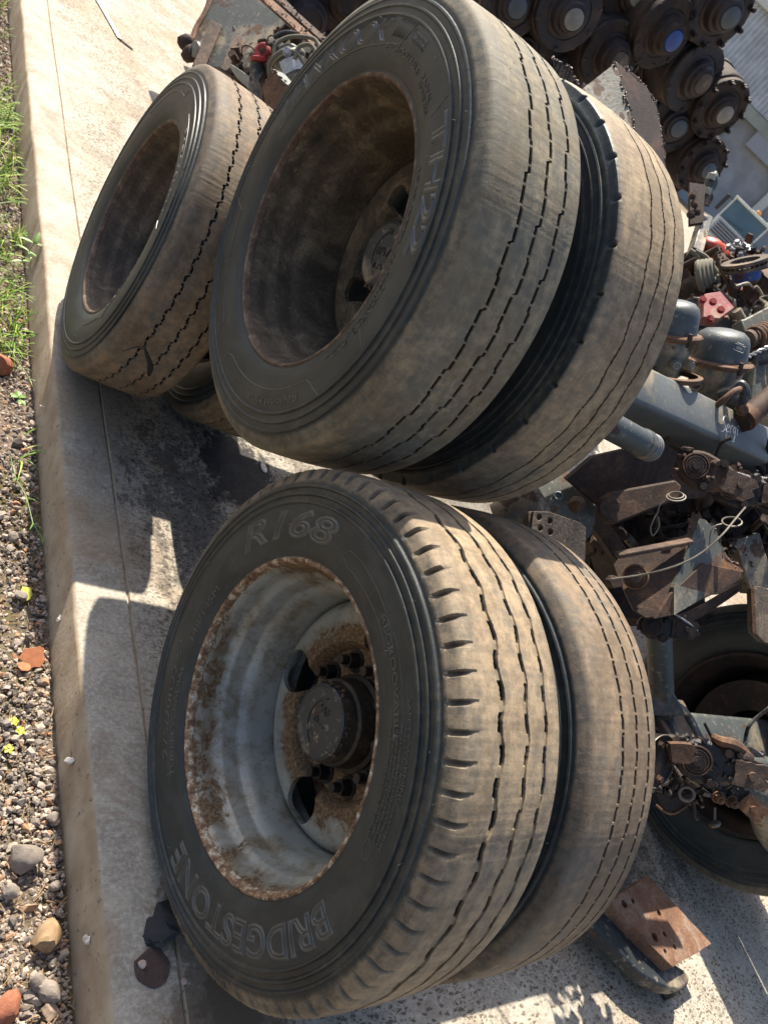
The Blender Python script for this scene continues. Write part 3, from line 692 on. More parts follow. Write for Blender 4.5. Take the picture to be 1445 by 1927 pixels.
# ------------------------------------------------------------------ rims and hubs
def rim(parent, x0, mat, lipmat, zc=.48, disc=.163, holes=((-117.5, .19), (154.9, .19), (65, .19), (-27, .19)), hr=.046, nuts=10):
    """dished steel wheel; x0 is the plane of its outer flange"""
    pr = [(.006, .3060), (-.002, .3055), (-.008, .302), (-.010, .298), (-.007, .293), (.000, .2900), (.006, .2890)]
    lp = build('rim_flange', MB().lathe([(x0 + a, b) for a, b in pr], (0, 0, zc), (1, 0, 0), 160, wob=.0006), lipmat, parent)
    pr = [(.006, .2904), (.014, .2860), (.030, .2835), (.040, .2830), (.052, .2790), (.058, .2725), (.066, .2700), (.092, .2675), (.097, .2660), (.101, .2640), (.112, .2555), (.128, .2520), (.150, .2500), (.225, .2500), (.242, .275), (.250, .292), (.256, .302), (.250, .306)]
    barrel = build('rim', MB().lathe([(x0 + a, b) for a, b in pr], (0, 0, zc), (1, 0, 0), 128), mat, parent)
    d = disc; th = .011
    pr = [(d + .035, .2498), (d + .018, .2440), (d + .006, .2340), (d, .222), (d, .160), (d + .012, .152), (d + .030, .146), (d + .034, .075), (d + .034 + th, .075), (d + .030 + th, .150), (d + th, .168), (d + th, .222), (d + .006 + th, .232), (d + .035 + th, .2490)]
    dm = MB().lathe([(x0 + a, b) for a, b in pr + [pr[0]]], (0, 0, zc), (1, 0, 0), 96)
    # weld the closed ring so that it is a solid for the cutter
    bm = bmesh.new(); me = bpy.data.meshes.new('x'); me.from_pydata(np.concatenate(dm.V).tolist(), [], dm.F); bm.from_mesh(me)
    bmesh.ops.remove_doubles(bm, verts=bm.verts, dist=1e-5); bmesh.ops.recalc_face_normals(bm, faces=bm.faces)
    dm = MB(); bm.verts.index_update(); dm.add([v.co[:] for v in bm.verts], [[v.index for v in f.verts] for f in bm.faces]); bm.free()
    disc_o = build('wheel_disc', dm, mat, parent)
    if holes:
        c = MB()
        for a, r in holes:
            al = math.radians(a); p = np.array([x0 + d - .05, -math.sin(al)*r, zc + math.cos(al)*r]); c.cyl(p, p + (.12, 0, 0), hr, n=28)
        cut(disc_o, c)
    if nuts:
        nm = None
        for k in range(nuts):
            a = 2*PI*(k + .35)/nuts; p = np.array([x0 + d + .032, -math.sin(a)*.122, zc + math.cos(a)*.122])
            b = MB().cyl(p, p + (-.004, 0, 0), .024, n=16).cyl(p + (-.004, 0, 0), p + (-.026, 0, 0), .0175, .0165, n=6).cyl(p + (-.026, 0, 0), p + (-.044, 0, 0), .010, n=10)
            build('wheel_nut', b, 'black_grease', disc_o)
    return barrel
def hub(parent, x0, xcap, zc=.48, mat='hub_grime', letters=()):
    """cylindrical hub end with a round cap; cap face at xcap"""
    h = build('hub', MB().lathe([(x0, .098), (xcap + .075, .096), (xcap + .07, .088), (xcap + .034, .084), (xcap + .030, .078), (xcap + .010, .0765), (xcap + .003, .073)], (0, 0, zc), (1, 0, 0), 48, wob=.006), mat, parent)
    c = build('hub_cap', MB().lathe([(xcap + .01, .0735), (xcap + .001, .0725), (xcap - .002, .068), (xcap, .066), (xcap, .0001)], (0, 0, zc), (1, 0, 0), 48), 'black_paint', h)
    ch = MB()
    for k in range(70):
        a = random.random()*6.28; r_ = random.choice((.0735, .075, .077)); ch.blob((xcap + random.uniform(-.001, .014), r_*math.cos(a), zc + r_*math.sin(a)), random.uniform(.0015, .005), 1, .4, (1, 1, .4))
    build('peeling_paint', ch, 'flaking_rust', h, stuff=True)
    # emblem: raised arc and bars
    u = []
    for k in range(13):
        a = math.radians(-62 + 124*k/12); u.append((xcap - .0012, .035 - .075*(1 - math.cos(a*.9)) + .0 , zc + .055*math.sin(a)))
    ro = math.radians(letters[1] if letters else 0)
    def rotp(p): y, z = p[1], p[2] - zc; return (p[0], y*math.cos(ro) - z*math.sin(ro), zc + y*math.sin(ro) + z*math.cos(ro))
    build('cap_emblem', MB().tube([rotp(q) for q in u], .0016, 6), 'black_paint', c)
    if letters:
        for row, (txt, yy, s_) in enumerate(letters[0]):
            V, F = text_mesh(txt, s_, 0, 0, .0015, 2); V[:, 0] -= (V[:, 0].max() + V[:, 0].min())/2
            P = np.array([rotp((xcap - .0008 - v[2], -v[0], zc + v[1] + yy)) for v in V])
            build('cap_lettering', MB().add(P, F), 'black_paint', c)
    return h

def flake_axle(name, c, rot, label, xf=.0):
    """an axle assembly; c = centre of its outer tyre's sidewall plane, origin below it at tyre-bottom level"""
    E = Euler(rot); off = E.to_matrix() @ Vector((0, 0, .48)); loc = Vector(c) - off
    return thing(name, loc, label, 'axle', 'scrapped trailer axles stacked with their wheels', rot)

# ---- front axle (standing on the slab, nearest)
A = flake_axle('trailer_axle', (.865, .634, .48), (0, 0, 0), 'nearest trailer axle standing on the slab, with silver dished rim and notched outer tyre')
LT = 'moulded_rubber_sheen'
ta = tyre('tyre', A, 0, ST_A, 'tyre_rubber_sandy', 'outer tyre with notched shoulders and sandy tread')
side_text(ta, 0, 'BRIDGESTONE', 82, 165, .340, .050, LT, outline=.0019)
side_text(ta, 0, 'R168', -80, -30, .338, .050, LT, outline=.0019, shear=.25)
side_text(ta, 0, 'REGROOVABLE', 2, 34, .352, .012, LT)
side_text(ta, 0, '275/70R22.5', -165, -128, .345, .015, LT)
side_text(ta, 0, 'TUBELESS RADIAL', -172, -132, .325, .011, LT)
side_text(ta, 0, '148/145M', -122, -98, .322, .014, LT)
side_text(ta, 0, 'SAFETY WARNING', 24, 47, .383, .007, LT)
for k in range(5): side_text(ta, 0, 'SERIOUS INJURY MAY RESULT FROM EXPLOSION'[k*2:30+k*2], 30, 58, .377 - k*.0085, .005, LT)
side_line(ta, 0, [(-24, .345), (-22, .362), (-16, .366), (8, .366), (12, .358), (10, .346), (4, .343), (-20, .336), (-24, .345)], LT, .0007)
side_line(ta, 0, [(2, .346), (4, .366), (10, .372), (40, .372), (44, .362), (40, .346), (4, .342), (2, .346)], LT, .0006)
for q in (60.7, 4): side_line(ta, 0, [(q - 2.5, .355), (q - 1, .366), (q + 2, .364), (q + 2.6, .354), (q + .5, .344), (q - 2, .347), (q - 2.5, .355)], LT, .0008)
hairs(ta, 0, .265, 'bright_alloy', 60, 2)
rim(A, .024, 'silver_rim_paint', 'rusty_lip')
hub(A, .26, .135, letters=([('SAF', .018, .022), ('O - -', -.008, .018), ('. . . .', -.03, .02)], -28))
ta2 = tyre('tyre', A, .322, ST_A2, 'tyre_rubber_brown', 'inner tyre worn smooth with brown dusty tread')
rim(A, .346, 'brown_rim_rust', 'brown_lip_rust', disc=.1, holes=(), nuts=0)
hairs(ta2, .322, .25, 'bright_alloy', 30, 3)
for x0 in (1.95, 2.25):
    tf = tyre('tyre', A, x0, ST_F, 'tyre_rubber_grey')
    build('rim', MB().lathe([(x0 + .01, .300), (x0 + .0, .304), (x0 - .004, .300), (x0, .291), (x0 + .03, .284), (x0 + .06, .268), (x0 + .12, .252), (x0 + .24, .25), (x0 + .243, .18), (x0 + .243, .001)], (0, 0, .48), (1, 0, 0), 96), 'dark_rust', A)
build('brake_drum', MB().lathe([(2.01, .11), (1.995, .19), (1.99, .20), (1.99, .212), (2.01, .214), (2.15, .21), (2.15, .05)], (0, 0, .48), (1, 0, 0), 64, wob=.004), 'dark_rust', A)
build('brake_drum', MB().lathe([(.60, .10), (.605, .19), (.60, .205), (.59, .208), (.48, .205), (.46, .15)], (0, 0, .48), (1, 0, 0), 64, wob=.004), 'dark_rust', A)
def axle_beam(parent, x0, x1, s_, z, mat, roll=0., y=0.):
    h = s_/2; k = h*.24; P = [(-h + k, -h), (h - k, -h), (h - k*.3, -h + k*.3), (h, -h + k), (h, h - k), (h - k*.3, h - k*.3), (h - k, h), (-h + k, h), (-h + k*.3, h - k*.3), (-h, h - k), (-h, -h + k), (-h + k*.3, -h + k*.3)]
    c, s2 = math.cos(roll), math.sin(roll); P = [(a*c - b*s2, a*s2 + b*c) for a, b in P]; n = len(P); V = []
    xs = np.linspace(x0, x1, 12)
    for x in xs: V += [(x, y + a, z + b) for a, b in P]
    F = [(i*n + j, i*n + (j+1) % n, (i+1)*n + (j+1) % n, (i+1)*n + j) for i in range(11) for j in range(n)] + [tuple(range(n))[::-1], tuple(11*n + j for j in range(n))]
    return build('axle_beam', MB().add(V, F), mat, parent, sm=50)
ab = axle_beam(A, .5, 2.4, .142, .48, 'grey_paint', .32)
for x in (1.06, 1.30, 1.42):   # U-bolts over the beam and their pad
    pts = [(x, -.10, .25), (x, -.105, .44), (x, -.095, .52), (x, -.06, .57), (x, 0, .585), (x, .06, .57), (x, .095, .52), (x, .105, .40)]
    if x > 1.1: build('u_bolt', MB().tube(pts, .0125, 10), 'grey_paint', A)
pad = MB().box((1.36, 0, .565), (.20, .15, .03)); build('spring_seat', pad, 'purple_rust', A, bev=.004)
build('weld_bead', MB().slag([(1.02, -.09, .42), (1.02, -.075, .53), (1.02, 0, .56)], .006, 160), 'rusty_orange_steel', ab, stuff=True)
build('weld_bead', MB().slag([(1.24, -.09, .42), (1.24, -.075, .53), (1.24, 0, .56), (1.24, .08, .53)], .010, 180), 'flaking_rust', ab, stuff=True)

# ---- upper axle resting on the two below
Bx = (.825, 1.438, 1.043); rB = (0, -.056, -.006)
B = flake_axle('trailer_axle', Bx, rB, 'upper trailer axle resting on two others, brown rusted deep rim in its outer tyre')
tb = tyre('tyre', B, 0, ST_B, 'tyre_rubber_tan', 'outer tyre with stepped grooves and tan tread')
side_text(tb, 0, 'HANKOOK', -84, -20, .352, .040, LT, outline=.0018, shear=.3)
side_text(tb, 0, 'TH22', 28, 66, .358, .036, LT, outline=.0018)
side_text(tb, 0, 'REGROOVABLE', -20, 6, .338, .012, LT)
side_text(tb, 0, 'RADIAL', 9, 21, .346, .010, LT); side_text(tb, 0, 'TUBELESS', 9, 23, .333, .009, LT)
side_text(tb, 0, 'Kontrol', -8, 2, .376, .015, LT, outline=.0006); side_text(tb, 0, 'TECHNOLOGY', -7, 2, .368, .005, LT)
side_text(tb, 0, 'Regional Haul', 122, 152, .372, .014, LT)
side_text(tb, 0, '265/70R19.5', -40, -58, .33, .010, LT) if False else None
side_text(tb, 0, 'LOAD INDEX 143/141J', 40, 78, .322, .008, LT); side_text(tb, 0, 'SINGLE 2725 kg  DUAL 2575 kg', 72, 108, .330, .007, LT)
side_text(tb, 0, 'MAX LOAD 120 psi', 76, 104, .342, .007, LT)
side_line(tb, 0, [(-88, .342), (-62, .347), (-25, .345), (-12, .352), (-8, .398), (-20, .4), (-60, .4), (-88, .4)], LT)
side_line(tb, 0, [(26, .352), (24, .398), (45, .4), (92, .4), (90, .352)], LT)
side_line(tb, 0, [(112, .398), (116, .36), (118, .352), (150, .352), (175, .352), (178, .36), (180, .398)], LT)
side_line(tb, 0, [(-168, .398), (-166, .36), (-150, .352), (-120, .352), (-116, .398)], LT)
st_ = MB()   # fine hatch behind TH22 and HANKOOK
for a in np.concatenate([np.arange(66, 91, .55), np.arange(-19, -10, .55), np.arange(-88, -22, .8)]):
    r0, r1 = (.356, .397) if a > 0 else ((.385, .397) if a < -20 else (.362, .396)); q = []
    for r in (r0, r1): al = math.radians(a + (r - r0)*60); q.append((side_x(r) - .0002, -math.sin(al)*r, .48 + math.cos(al)*r))
    st_.tube(q, .00045, 4)
build('moulded_hatching', st_, 'tyre_rubber_tan', tb, stuff=True)
hairs(tb, 0, .265, 'bright_alloy', 80, 5)
rim(B, .024, 'brown_rim_rust', 'brown_lip_rust', disc=.20, holes=((-62, .155), (28, .155), (118, .155), (208, .155)), hr=.032, nuts=0)
hub(B, .29, .185, letters=([('M', .042, .020), ('BPW', -.004, .026), ('0 2 5', -.034, .018)], -25))
tb2 = tyre('tyre', B, .348, ST_B2, 'tyre_rubber_sandy', 'inner tyre with thin wavy grooves and square shoulder slots')
side_text(tb2, .358, 'TH', -68, -40, .12 + .2, .04, LT)
rim(B, .382, 'dark_rust', 'brown_lip_rust', disc=.1, holes=(), nuts=0)
hairs(tb2, .358, .25, 'bright_alloy', 60, 6)
build('brake_drum', MB().lathe([(.60, .10), (.605, .19), (.60, .205), (.59, .208), (.48, .205), (.46, .15)], (0, 0, .48), (1, 0, 0), 64, wob=.004), 'dark_rust', B)
bb = axle_beam(B, .5, 2.6, .130, .455, 'dusty_grey_paint', .50, -.075)
# the name chalked on the beam
def on_beam_text():
    S = [[(.55, 1.9), (.3, 2.05), (.05, 1.9), (.0, 1.6), (.25, 1.35), (.5, 1.1), (.55, .75), (.3, .5), (0, .6)], [(.8, .75), (1.2, .85), (1.15, 1.15), (.95, 1.2), (.8, .95), (.8, .6), (1.0, .4), (1.25, .5)],
         [(1.5, 1.0), (1.52, .3)], [(1.5, .8), (1.65, 1.0), (1.85, 1.0)], [(2.3, .8), (2.1, .85), (2.0, .5), (2.15, .25), (2.35, .4), (2.4, .8), (2.4, 0), (2.3, -.6), (2.1, -.5)], [(2.75, .6), (2.77, .0)], [(2.75, .9), (2.76, .82)]]
    c, s2 = math.cos(.50), math.sin(.50); mb = MB(); h = .0655
    for st in S:
        P = []
        for (a0, b0), (a1, b1) in zip(st[:-1], st[1:]):
            for k in range(3): P.append((a0 + (a1 - a0)*k/3, b0 + (b1 - b0)*k/3))
        P.append(st[-1]); Q = []
        for a, b in P:
            a, b = a*.038, (b - 1.5)*.038; a, b = a + b*.45, b + a*.30
            Q.append((1.452 + a, -.075 + b*c - h*s2, .455 + b*s2 + h*c))
        mb.tube(Q, .0016, 5)
    build('chalk_writing', mb, 'chalk_white', bb)
on_beam_text()

# ---- left axle, further along the slab
Cx = (.785, 2.245, .48); rC = (0, .019, -.095)
Cc = flake_axle('trailer_axle', Cx, rC, 'farther trailer axle at the left, rusted rim, tread scarred by a deep cross-shaped cut')
tc = tyre('tyre', Cc, 0, ST_C, 'tyre_rubber_brown', 'outer tyre with stepped grooves and a deep cut')
side_text(tc, 0, 'Regional RH', 16, 56, .352, .014, 'bright_alloy'); side_text(tc, 0, '265/70R19.5', 80, 112, .325, .010, LT)
side_line(tc, 0, [(8, .372), (20, .345), (60, .345), (64, .372), (30, .374), (8, .372)], LT)
side_line(tc, 0, [(-60, .37), (-30, .38), (-12, .37), (-10, .39)], LT); side_line(tc, 0, [(90, .335), (106, .342), (112, .36), (113, .39)], LT); side_line(tc, 0, [(113, .362), (120, .345), (140, .34)], LT)
hairs(tc, 0, .265, 'bright_alloy', 70, 8)
rim(Cc, .024, 'purple_rust', 'brown_lip_rust', disc=.17, nuts=10)
hub(Cc, .27, .14)
build('wheel_spacer', MB().lathe([(.2, .245), (.42, .245)], (0, 0, .48), (1, 0, 0), 64), 'dark_rust', Cc)
tc2 = tyre('tyre', Cc, .352, ST_C, 'tyre_rubber_brown', 'inner tyre hidden in shade')
rim(Cc, .376, 'dark_rust', 'brown_lip_rust', disc=.1, holes=(), nuts=0)
axle_beam(Cc, .5, 2.0, .13, .48, 'grey_paint', .3)
# deep gashes in the left tyre's tread
for pts in (((270, 640), (283, 690), (272, 735)), ((226, 662), (255, 652), (285, 650))):
    P = []
    Ri = np.array(Cc.rotation_euler.to_matrix()); L0 = np.array(Cc.location)
    for px, py in pts:   # ray against the tread cylinder
        d = MC.T @ np.array([px - PW/2, PH/2 - py, -FPX]); d /= np.linalg.norm(d); o_ = Ri.T @ (np.array([0, 0, CH]) - L0); dl = Ri.T @ d
        b_ = o_[1]*dl[1] + (o_[2] - .48)*dl[2]; a_ = dl[1]**2 + dl[2]**2; c_ = o_[1]**2 + (o_[2] - .48)**2 - .476**2
        disc_ = b_*b_ - a_*c_
        if disc_ > 0: s_ = (-b_ - math.sqrt(disc_))/a_; P.append(o_ + dl*s_)
    if len(P) == 3:
        w0 = .010 if pts[0][0] == 270 else .003
        build('tread_cut', MB().tube([P[0], P[0]*.6 + P[1]*.4, P[1], P[1]*.4 + P[2]*.6, P[2]], [.0005, w0*.7, w0, w0*.6, .0005], 6), 'tar_black', tc)

# ------------------------------------------------------------------ parts heap behind the wheels
UP = np.array([0, 0, 1.])
def cdir(x, y, z): d = MC.T @ np.array([x, y, z], float); return d/np.linalg.norm(d)
def jag(P, amp=.004, step=.02, closed=True, skip=()):
    """break an outline's edges into short uneven runs"""
    P = [np.asarray(p, float) for p in P]; out_ = []; n = len(P)
    for i in range(n):
        a, b = P[i], P[(i+1) % n]; out_.append(a)
        if i in skip: continue
        k = int(np.linalg.norm(b - a)/step)
        for j in range(1, k): out_.append(a + (b - a)*j/k + rng.normal(0, amp, 3)*.6)
    return out_
def plate(parent, name, pts, th, mat, torn=(), holes=(), hr=.01, bev=.0015, slagr=.005, smooth_skip=None, label=None):
    P = [at(*p[:2], D=p[2]) for p in pts]; n = len(P)
    c = np.mean(P, 0); nrm = sum(np.cross(P[i] - c, P[(i+1) % n] - c) for i in range(n)); nrm /= np.linalg.norm(nrm)
    Q = [p - nrm*np.dot(p - c, nrm) for p in P]
    J = jag(Q, .003, .015, skip=[i for i in range(n) if i not in torn]) if torn else Q
    mb = MB().prism(J, th, nrm); o = build(name, mb, mat, parent, world=True, sm=25, bev=0 if torn else bev, label=label)
    if holes:
        cm = MB(); root = inv_parent_loc(parent); Mi = np.array(root.matrix_basis.inverted())
        for h in holes:
            d = at(h[0], h[1], D=1.) - np.array([0, 0, CH]); s_ = np.dot(c - np.array([0, 0, CH]), nrm)/np.dot(d, nrm); q = np.array([0, 0, CH]) + d*s_
            r_ = h[2] if len(h) > 2 else hr; cm.cyl(q - nrm*(th + .02), q + nrm*(th + .02), r_, n=18)
        cm.V = [v @ Mi[:3, :3].T + Mi[:3, 3] for v in cm.V]; cut(o, cm)
    if torn and slagr:
        sb = MB()
        for i in torn: sb.slag([Q[i] + rng.normal(0, .001, 3), Q[(i+1) % n]], slagr, 150, th*.35)
        build('torn_edge', sb, 'slag', o, world=True, stuff=True)
    return o
def pxl(*pts): return [at(x, y, D=d) for x, y, d in pts]
def px_thing(name, px, py, D, label, cat, group=None):
    return thing(name, at(px, py, D=D), label, cat, group)

# rusty plate with holes and bent steel arm, lower right
pl = [at(x, y, Z=.125) for x, y in ((1138, 1704), (1212, 1652), (1331, 1780), (1258, 1824))]
t = thing('mounting_plate', np.mean(pl, 0), 'orange rusty steel plate with bolt holes above the dark arm, bottom right', 'steel plate', 'rusty spring mounting plates')
o = build('plate', MB().prism([q - (0, 0, .008) for q in jag(pl, .0015, .03)], .046, UP), 'plate_rust', t, world=True, bev=.002)
hm = MB(); L = np.array(t.location)
for x, y, r in ((1240, 1719, .0125), (1168, 1673, .009), (1191, 1696, .010), (1160, 1687, .008), (1232, 1765, .016), (1250, 1759, .010), (1269, 1783, .010), (1251, 1791, .009), (1175, 1702, .015)):
    p = at(x, y, Z=.140) - L; hm.cyl(p - (0, 0, .06), p + (0, 0, .06), r*.8, n=20)
cut(o, hm)
build('stiffener', MB().prism([at(x, y, Z=.085) for x, y in ((1160, 1700), (1180, 1690), (1268, 1795), (1258, 1822))], .05, UP), 'rusty_steel', t, world=True, bev=.002)
t = thing('trailing_bar', at(1190, 1800, Z=.03), 'curved dark grey steel arm with looped tip, lying on the slab under the orange plate', 'steel arm')
oa = [at(x, y, Z=.075) for x, y in ((1080, 1700), (1120, 1690), (1200, 1765), (1245, 1812), (1272, 1830), (1285, 1845), (1283, 1858), (1268, 1868), (1246, 1866), (1222, 1856), (1190, 1836), (1140, 1785), (1096, 1738))]
o = build('arm', MB().prism(oa, .05, UP), 'black_paint', t, world=True, bev=.006)
cm = MB(); slot = [at(x, y, Z=.10) - np.array(t.location) for x, y in ((1215, 1800), (1226, 1797), (1266, 1838), (1270, 1848), (1262, 1850), (1250, 1844))]; cm.prism(slot, .13, UP); cut(o, cm)
build('support', MB().box(at(1130, 1745, Z=.026), (.05, .05, .05)), 'black_paint', t, world=True, bev=.003)
build('support', MB().box(at(1262, 1868, Z=.026), (.035, .03, .05)), 'black_paint', t, world=True, bev=.003)

# plates standing behind the tyres
t = px_thing('mounting_plate', 1040, 1010, 1.95, 'purple-brown plate with four small holes between upper and lower tyres', 'steel plate', 'rusty spring mounting plates')
plate(t, 'plate', [(1000, 962, 1.93), (1030, 963, 1.95), (1086, 983, 2.0), (1096, 993, 2.01), (1099, 1085, 2.0), (1040, 1085, 1.97), (992, 1040, 1.92)], .018, 'purple_rust', holes=((1010, 973), (1030, 980), (1012, 993), (1031, 1001)), hr=.008)
plate(t, 'side_plate', [(986, 975, 1.95), (1000, 962, 1.93), (998, 1030, 1.92), (984, 1020, 1.96)], .012, 'flaking_rust')
t = px_thing('mounting_plate', 1440, 1150, 2.3, 'rust-edged plate at the right border above the far tyre', 'steel plate', 'rusty spring mounting plates')
plate(t, 'plate', [(1412, 1108, 2.3), (1425, 1103, 2.31), (1480, 1125, 2.4), (1480, 1225, 2.38), (1432, 1208, 2.3), (1414, 1190, 2.28)], .022, 'purple_rust', holes=((1446, 1145),), hr=.011)
plate(t, 'side_plate', [(1409, 1112, 2.33), (1416, 1106, 2.29), (1420, 1194, 2.27), (1410, 1186, 2.32)], .012, 'rusty_orange_steel')

def chamber(cx, cy, D, axis, r, label, flip=False, mat='grey_paint', ringm='rusty_orange_steel', L=1.):
    """air brake chamber: domed can, clamp ring, ribbed lower body"""
    c = at(cx, cy, D=D); t = thing('brake_chamber', c, label, 'brake chamber', 'air brake chambers in the scrap heap'); a = np.asarray(axis)
    build('dome', MB().lathe([(0, r*.93), (.035*L, r*.91), (.065*L, r*.88), (.085*L, r*.80), (.098*L, r*.62), (.104*L, r*.3), (.105*L, 0.001)], (0, 0, 0), a, 48), mat, t)
    cr = MB().lathe([(-.010, r*.95), (-.011, r*1.10), (-.005, r*1.17), (.003, r*1.18), (.008, r*1.12), (.010, r*.94)], (0, 0, 0), a, 48, wob=.008); u, v, d = basis(a)
    ring = build('clamp_ring', cr, ringm, t)
    for k in (0, PI): q = (u*math.cos(k + .7) + v*math.sin(k + .7))*r*1.14; build('clamp_bolt', MB().cyl(q - d*.02, q + d*.02, .007, n=8), 'rusty_steel', ring)
    low = build('lower_body', MB().lathe([(-.010, r*.93), (-.03*L, r*.90), (-.065*L, r*.80), (-.085*L, r*.74), (-.12*L, r*.62), (-.128*L, r*.60), (-.13*L, .001)], (0, 0, 0), a, 48), mat, t)
    for k in range(3):
        q = cdir((-.75, .1, .8)[k], -.1, (.6, 1, .75)[k]); q = q - d*np.dot(q, d); q /= np.linalg.norm(q); p0 = q*r*.55 - d*.075*L; p1 = q*r*1.02 - d*.075*L
        p = MB().cyl(p0, p1, .017, n=16).cyl(p1, p1 + q*.006, .014, .013, n=6); build('port', p, mat, low)
        build('port_fitting', MB().torus(p1 + q*.007, q, .010, .0025, 12, 5), 'galvanised', low)
    return t, a, r
ax = cdir(.10, .93, .38)
t, a, r = chamber(1350, 680, 2.6, ax, .095, 'grey domed brake chamber with brown clamp ring, above the chalked beam')
u, v, d = basis(a)
lab = MB()   # small white printed panel on the dome
lc = at(1391, 655, D=2.50) - np.array(t.location)
for w_, h_ in ((.032, .019),):
    ux = cdir(.9, -.35, 0); uy = cdir(.25, .95, 0.1)
    fr = [lc - ux*w_/2 - uy*h_/2, lc + ux*w_/2 - uy*h_/2, lc + ux*w_/2 + uy*h_/2, lc - ux*w_/2 + uy*h_/2]
    lab.tube(fr + [fr[0]], .0008, 4)
    for k in range(5): q = lc + ux*(k - 2)*.004; lab.tube([q - uy*.004, q + uy*.004], .0008, 4)
    lab.tube([lc + uy*.014 - ux*.012, lc + uy*.014 + ux*.010], .0009, 4)
build('printed_marks', lab, 'chalk_white', t)
chamber(1262, 630, 2.45, ax, .080, 'half hidden rusty brake chamber between the upper tyre and the grey domed one', mat='grey_paint', ringm='rusty_orange_steel')
t = px_thing('drum_flange', 1262, 712, 2.4, 'rusty rim of a flange with one bolt, just above the chalked beam', 'flange')
build('flange', MB().lathe([(0, .075), (.0, .088), (.014, .09), (.016, .075)], (0, 0, 0), ax, 40, wob=.01), 'rusty_orange_steel', t)
build('bolt', MB().cyl(at(1311, 724, D=2.36), at(1311, 721, D=2.40), .011, n=16).torus(at(1311, 724, D=2.36), cdir(0, 0, 1), .010, .003, 14, 5), 'rusty_orange_steel', t, world=True)
t = px_thing('clevis', 1370, 760, 2.45, 'black and rusty clevis hook under the grey domed brake chamber', 'clevis')
build('yoke', MB().tube(pxl((1345, 765, 2.45), (1362, 752, 2.42), (1380, 737, 2.42), (1392, 732, 2.44)), .010, 10), 'rusty_orange_steel', t, world=True)
build('arm', MB().tube(pxl((1352, 742, 2.5), (1378, 735, 2.47), (1394, 722, 2.46), (1402, 742, 2.46), (1390, 770, 2.48)), [.012, .016, .014, .016, .012], 10), 'black_paint', t, world=True)
build('body', MB().blob(at(1385, 757, D=2.55), .035, 3, .12, (1.3, 1, .9)), 'grey_paint', t, world=True)
build('bolt', MB().bolt(at(1397, 772, D=2.44), cdir(-.3, 0, 1), .013, .012), 'rusty_orange_steel', t, world=True)
t = px_thing('steel_rod', 1420, 765, 2.5, 'thick rusty rod at the right border, right of the chalked name', 'rod')
build('rod', MB().cyl(at(1392, 795, D=2.5), at(1480, 722, D=2.6), .034, n=24, wob=.02), 'rusty_steel', t, world=True)
build('collar', MB().cyl(at(1398, 789, D=2.5), at(1410, 779, D=2.51), .042, n=24, wob=.02), 'rusty_orange_steel', t, world=True)
t = px_thing('control_arm', 1420, 615, 2.7, 'grey steel arm with a rusty ribbed bush at the right border', 'arm')
plate(t, 'arm', [(1376, 612, 2.8), (1395, 603, 2.78), (1470, 565, 2.9), (1480, 640, 2.85), (1405, 655, 2.75)], .05, 'grey_green_paint', bev=.006)
ba = cdir(-.85, -.25, .55)
for k in range(4): build('bush_rib', MB().torus(at(1420 + k*6, 636 - k*3, D=2.62 + k*.015), ba, .034 - k*.0005, .007, 24, 8), 'rusty_orange_steel', t, world=True)
build('bush', MB().cyl(at(1404, 640, D=2.6), at(1440, 628, D=2.7), .030, n=24), 'flaking_rust', t, world=True)
t = px_thing('twisted_wire', 1430, 665, 2.55, 'pale twisted wire hanging right of the grey domed brake chamber', 'wire')
P = pxl((1400, 675, 2.55), (1480, 635, 2.65)); u, v, d = basis(P[1] - P[0])
for ph in (0, PI): build('strand', MB().tube([P[0] + (P[1] - P[0])*k/30 + (u*math.cos(k*.9 + ph) + v*math.sin(k*.9 + ph))*.004 for k in range(31)], .0035, 6), 'galvanised', t, world=True)

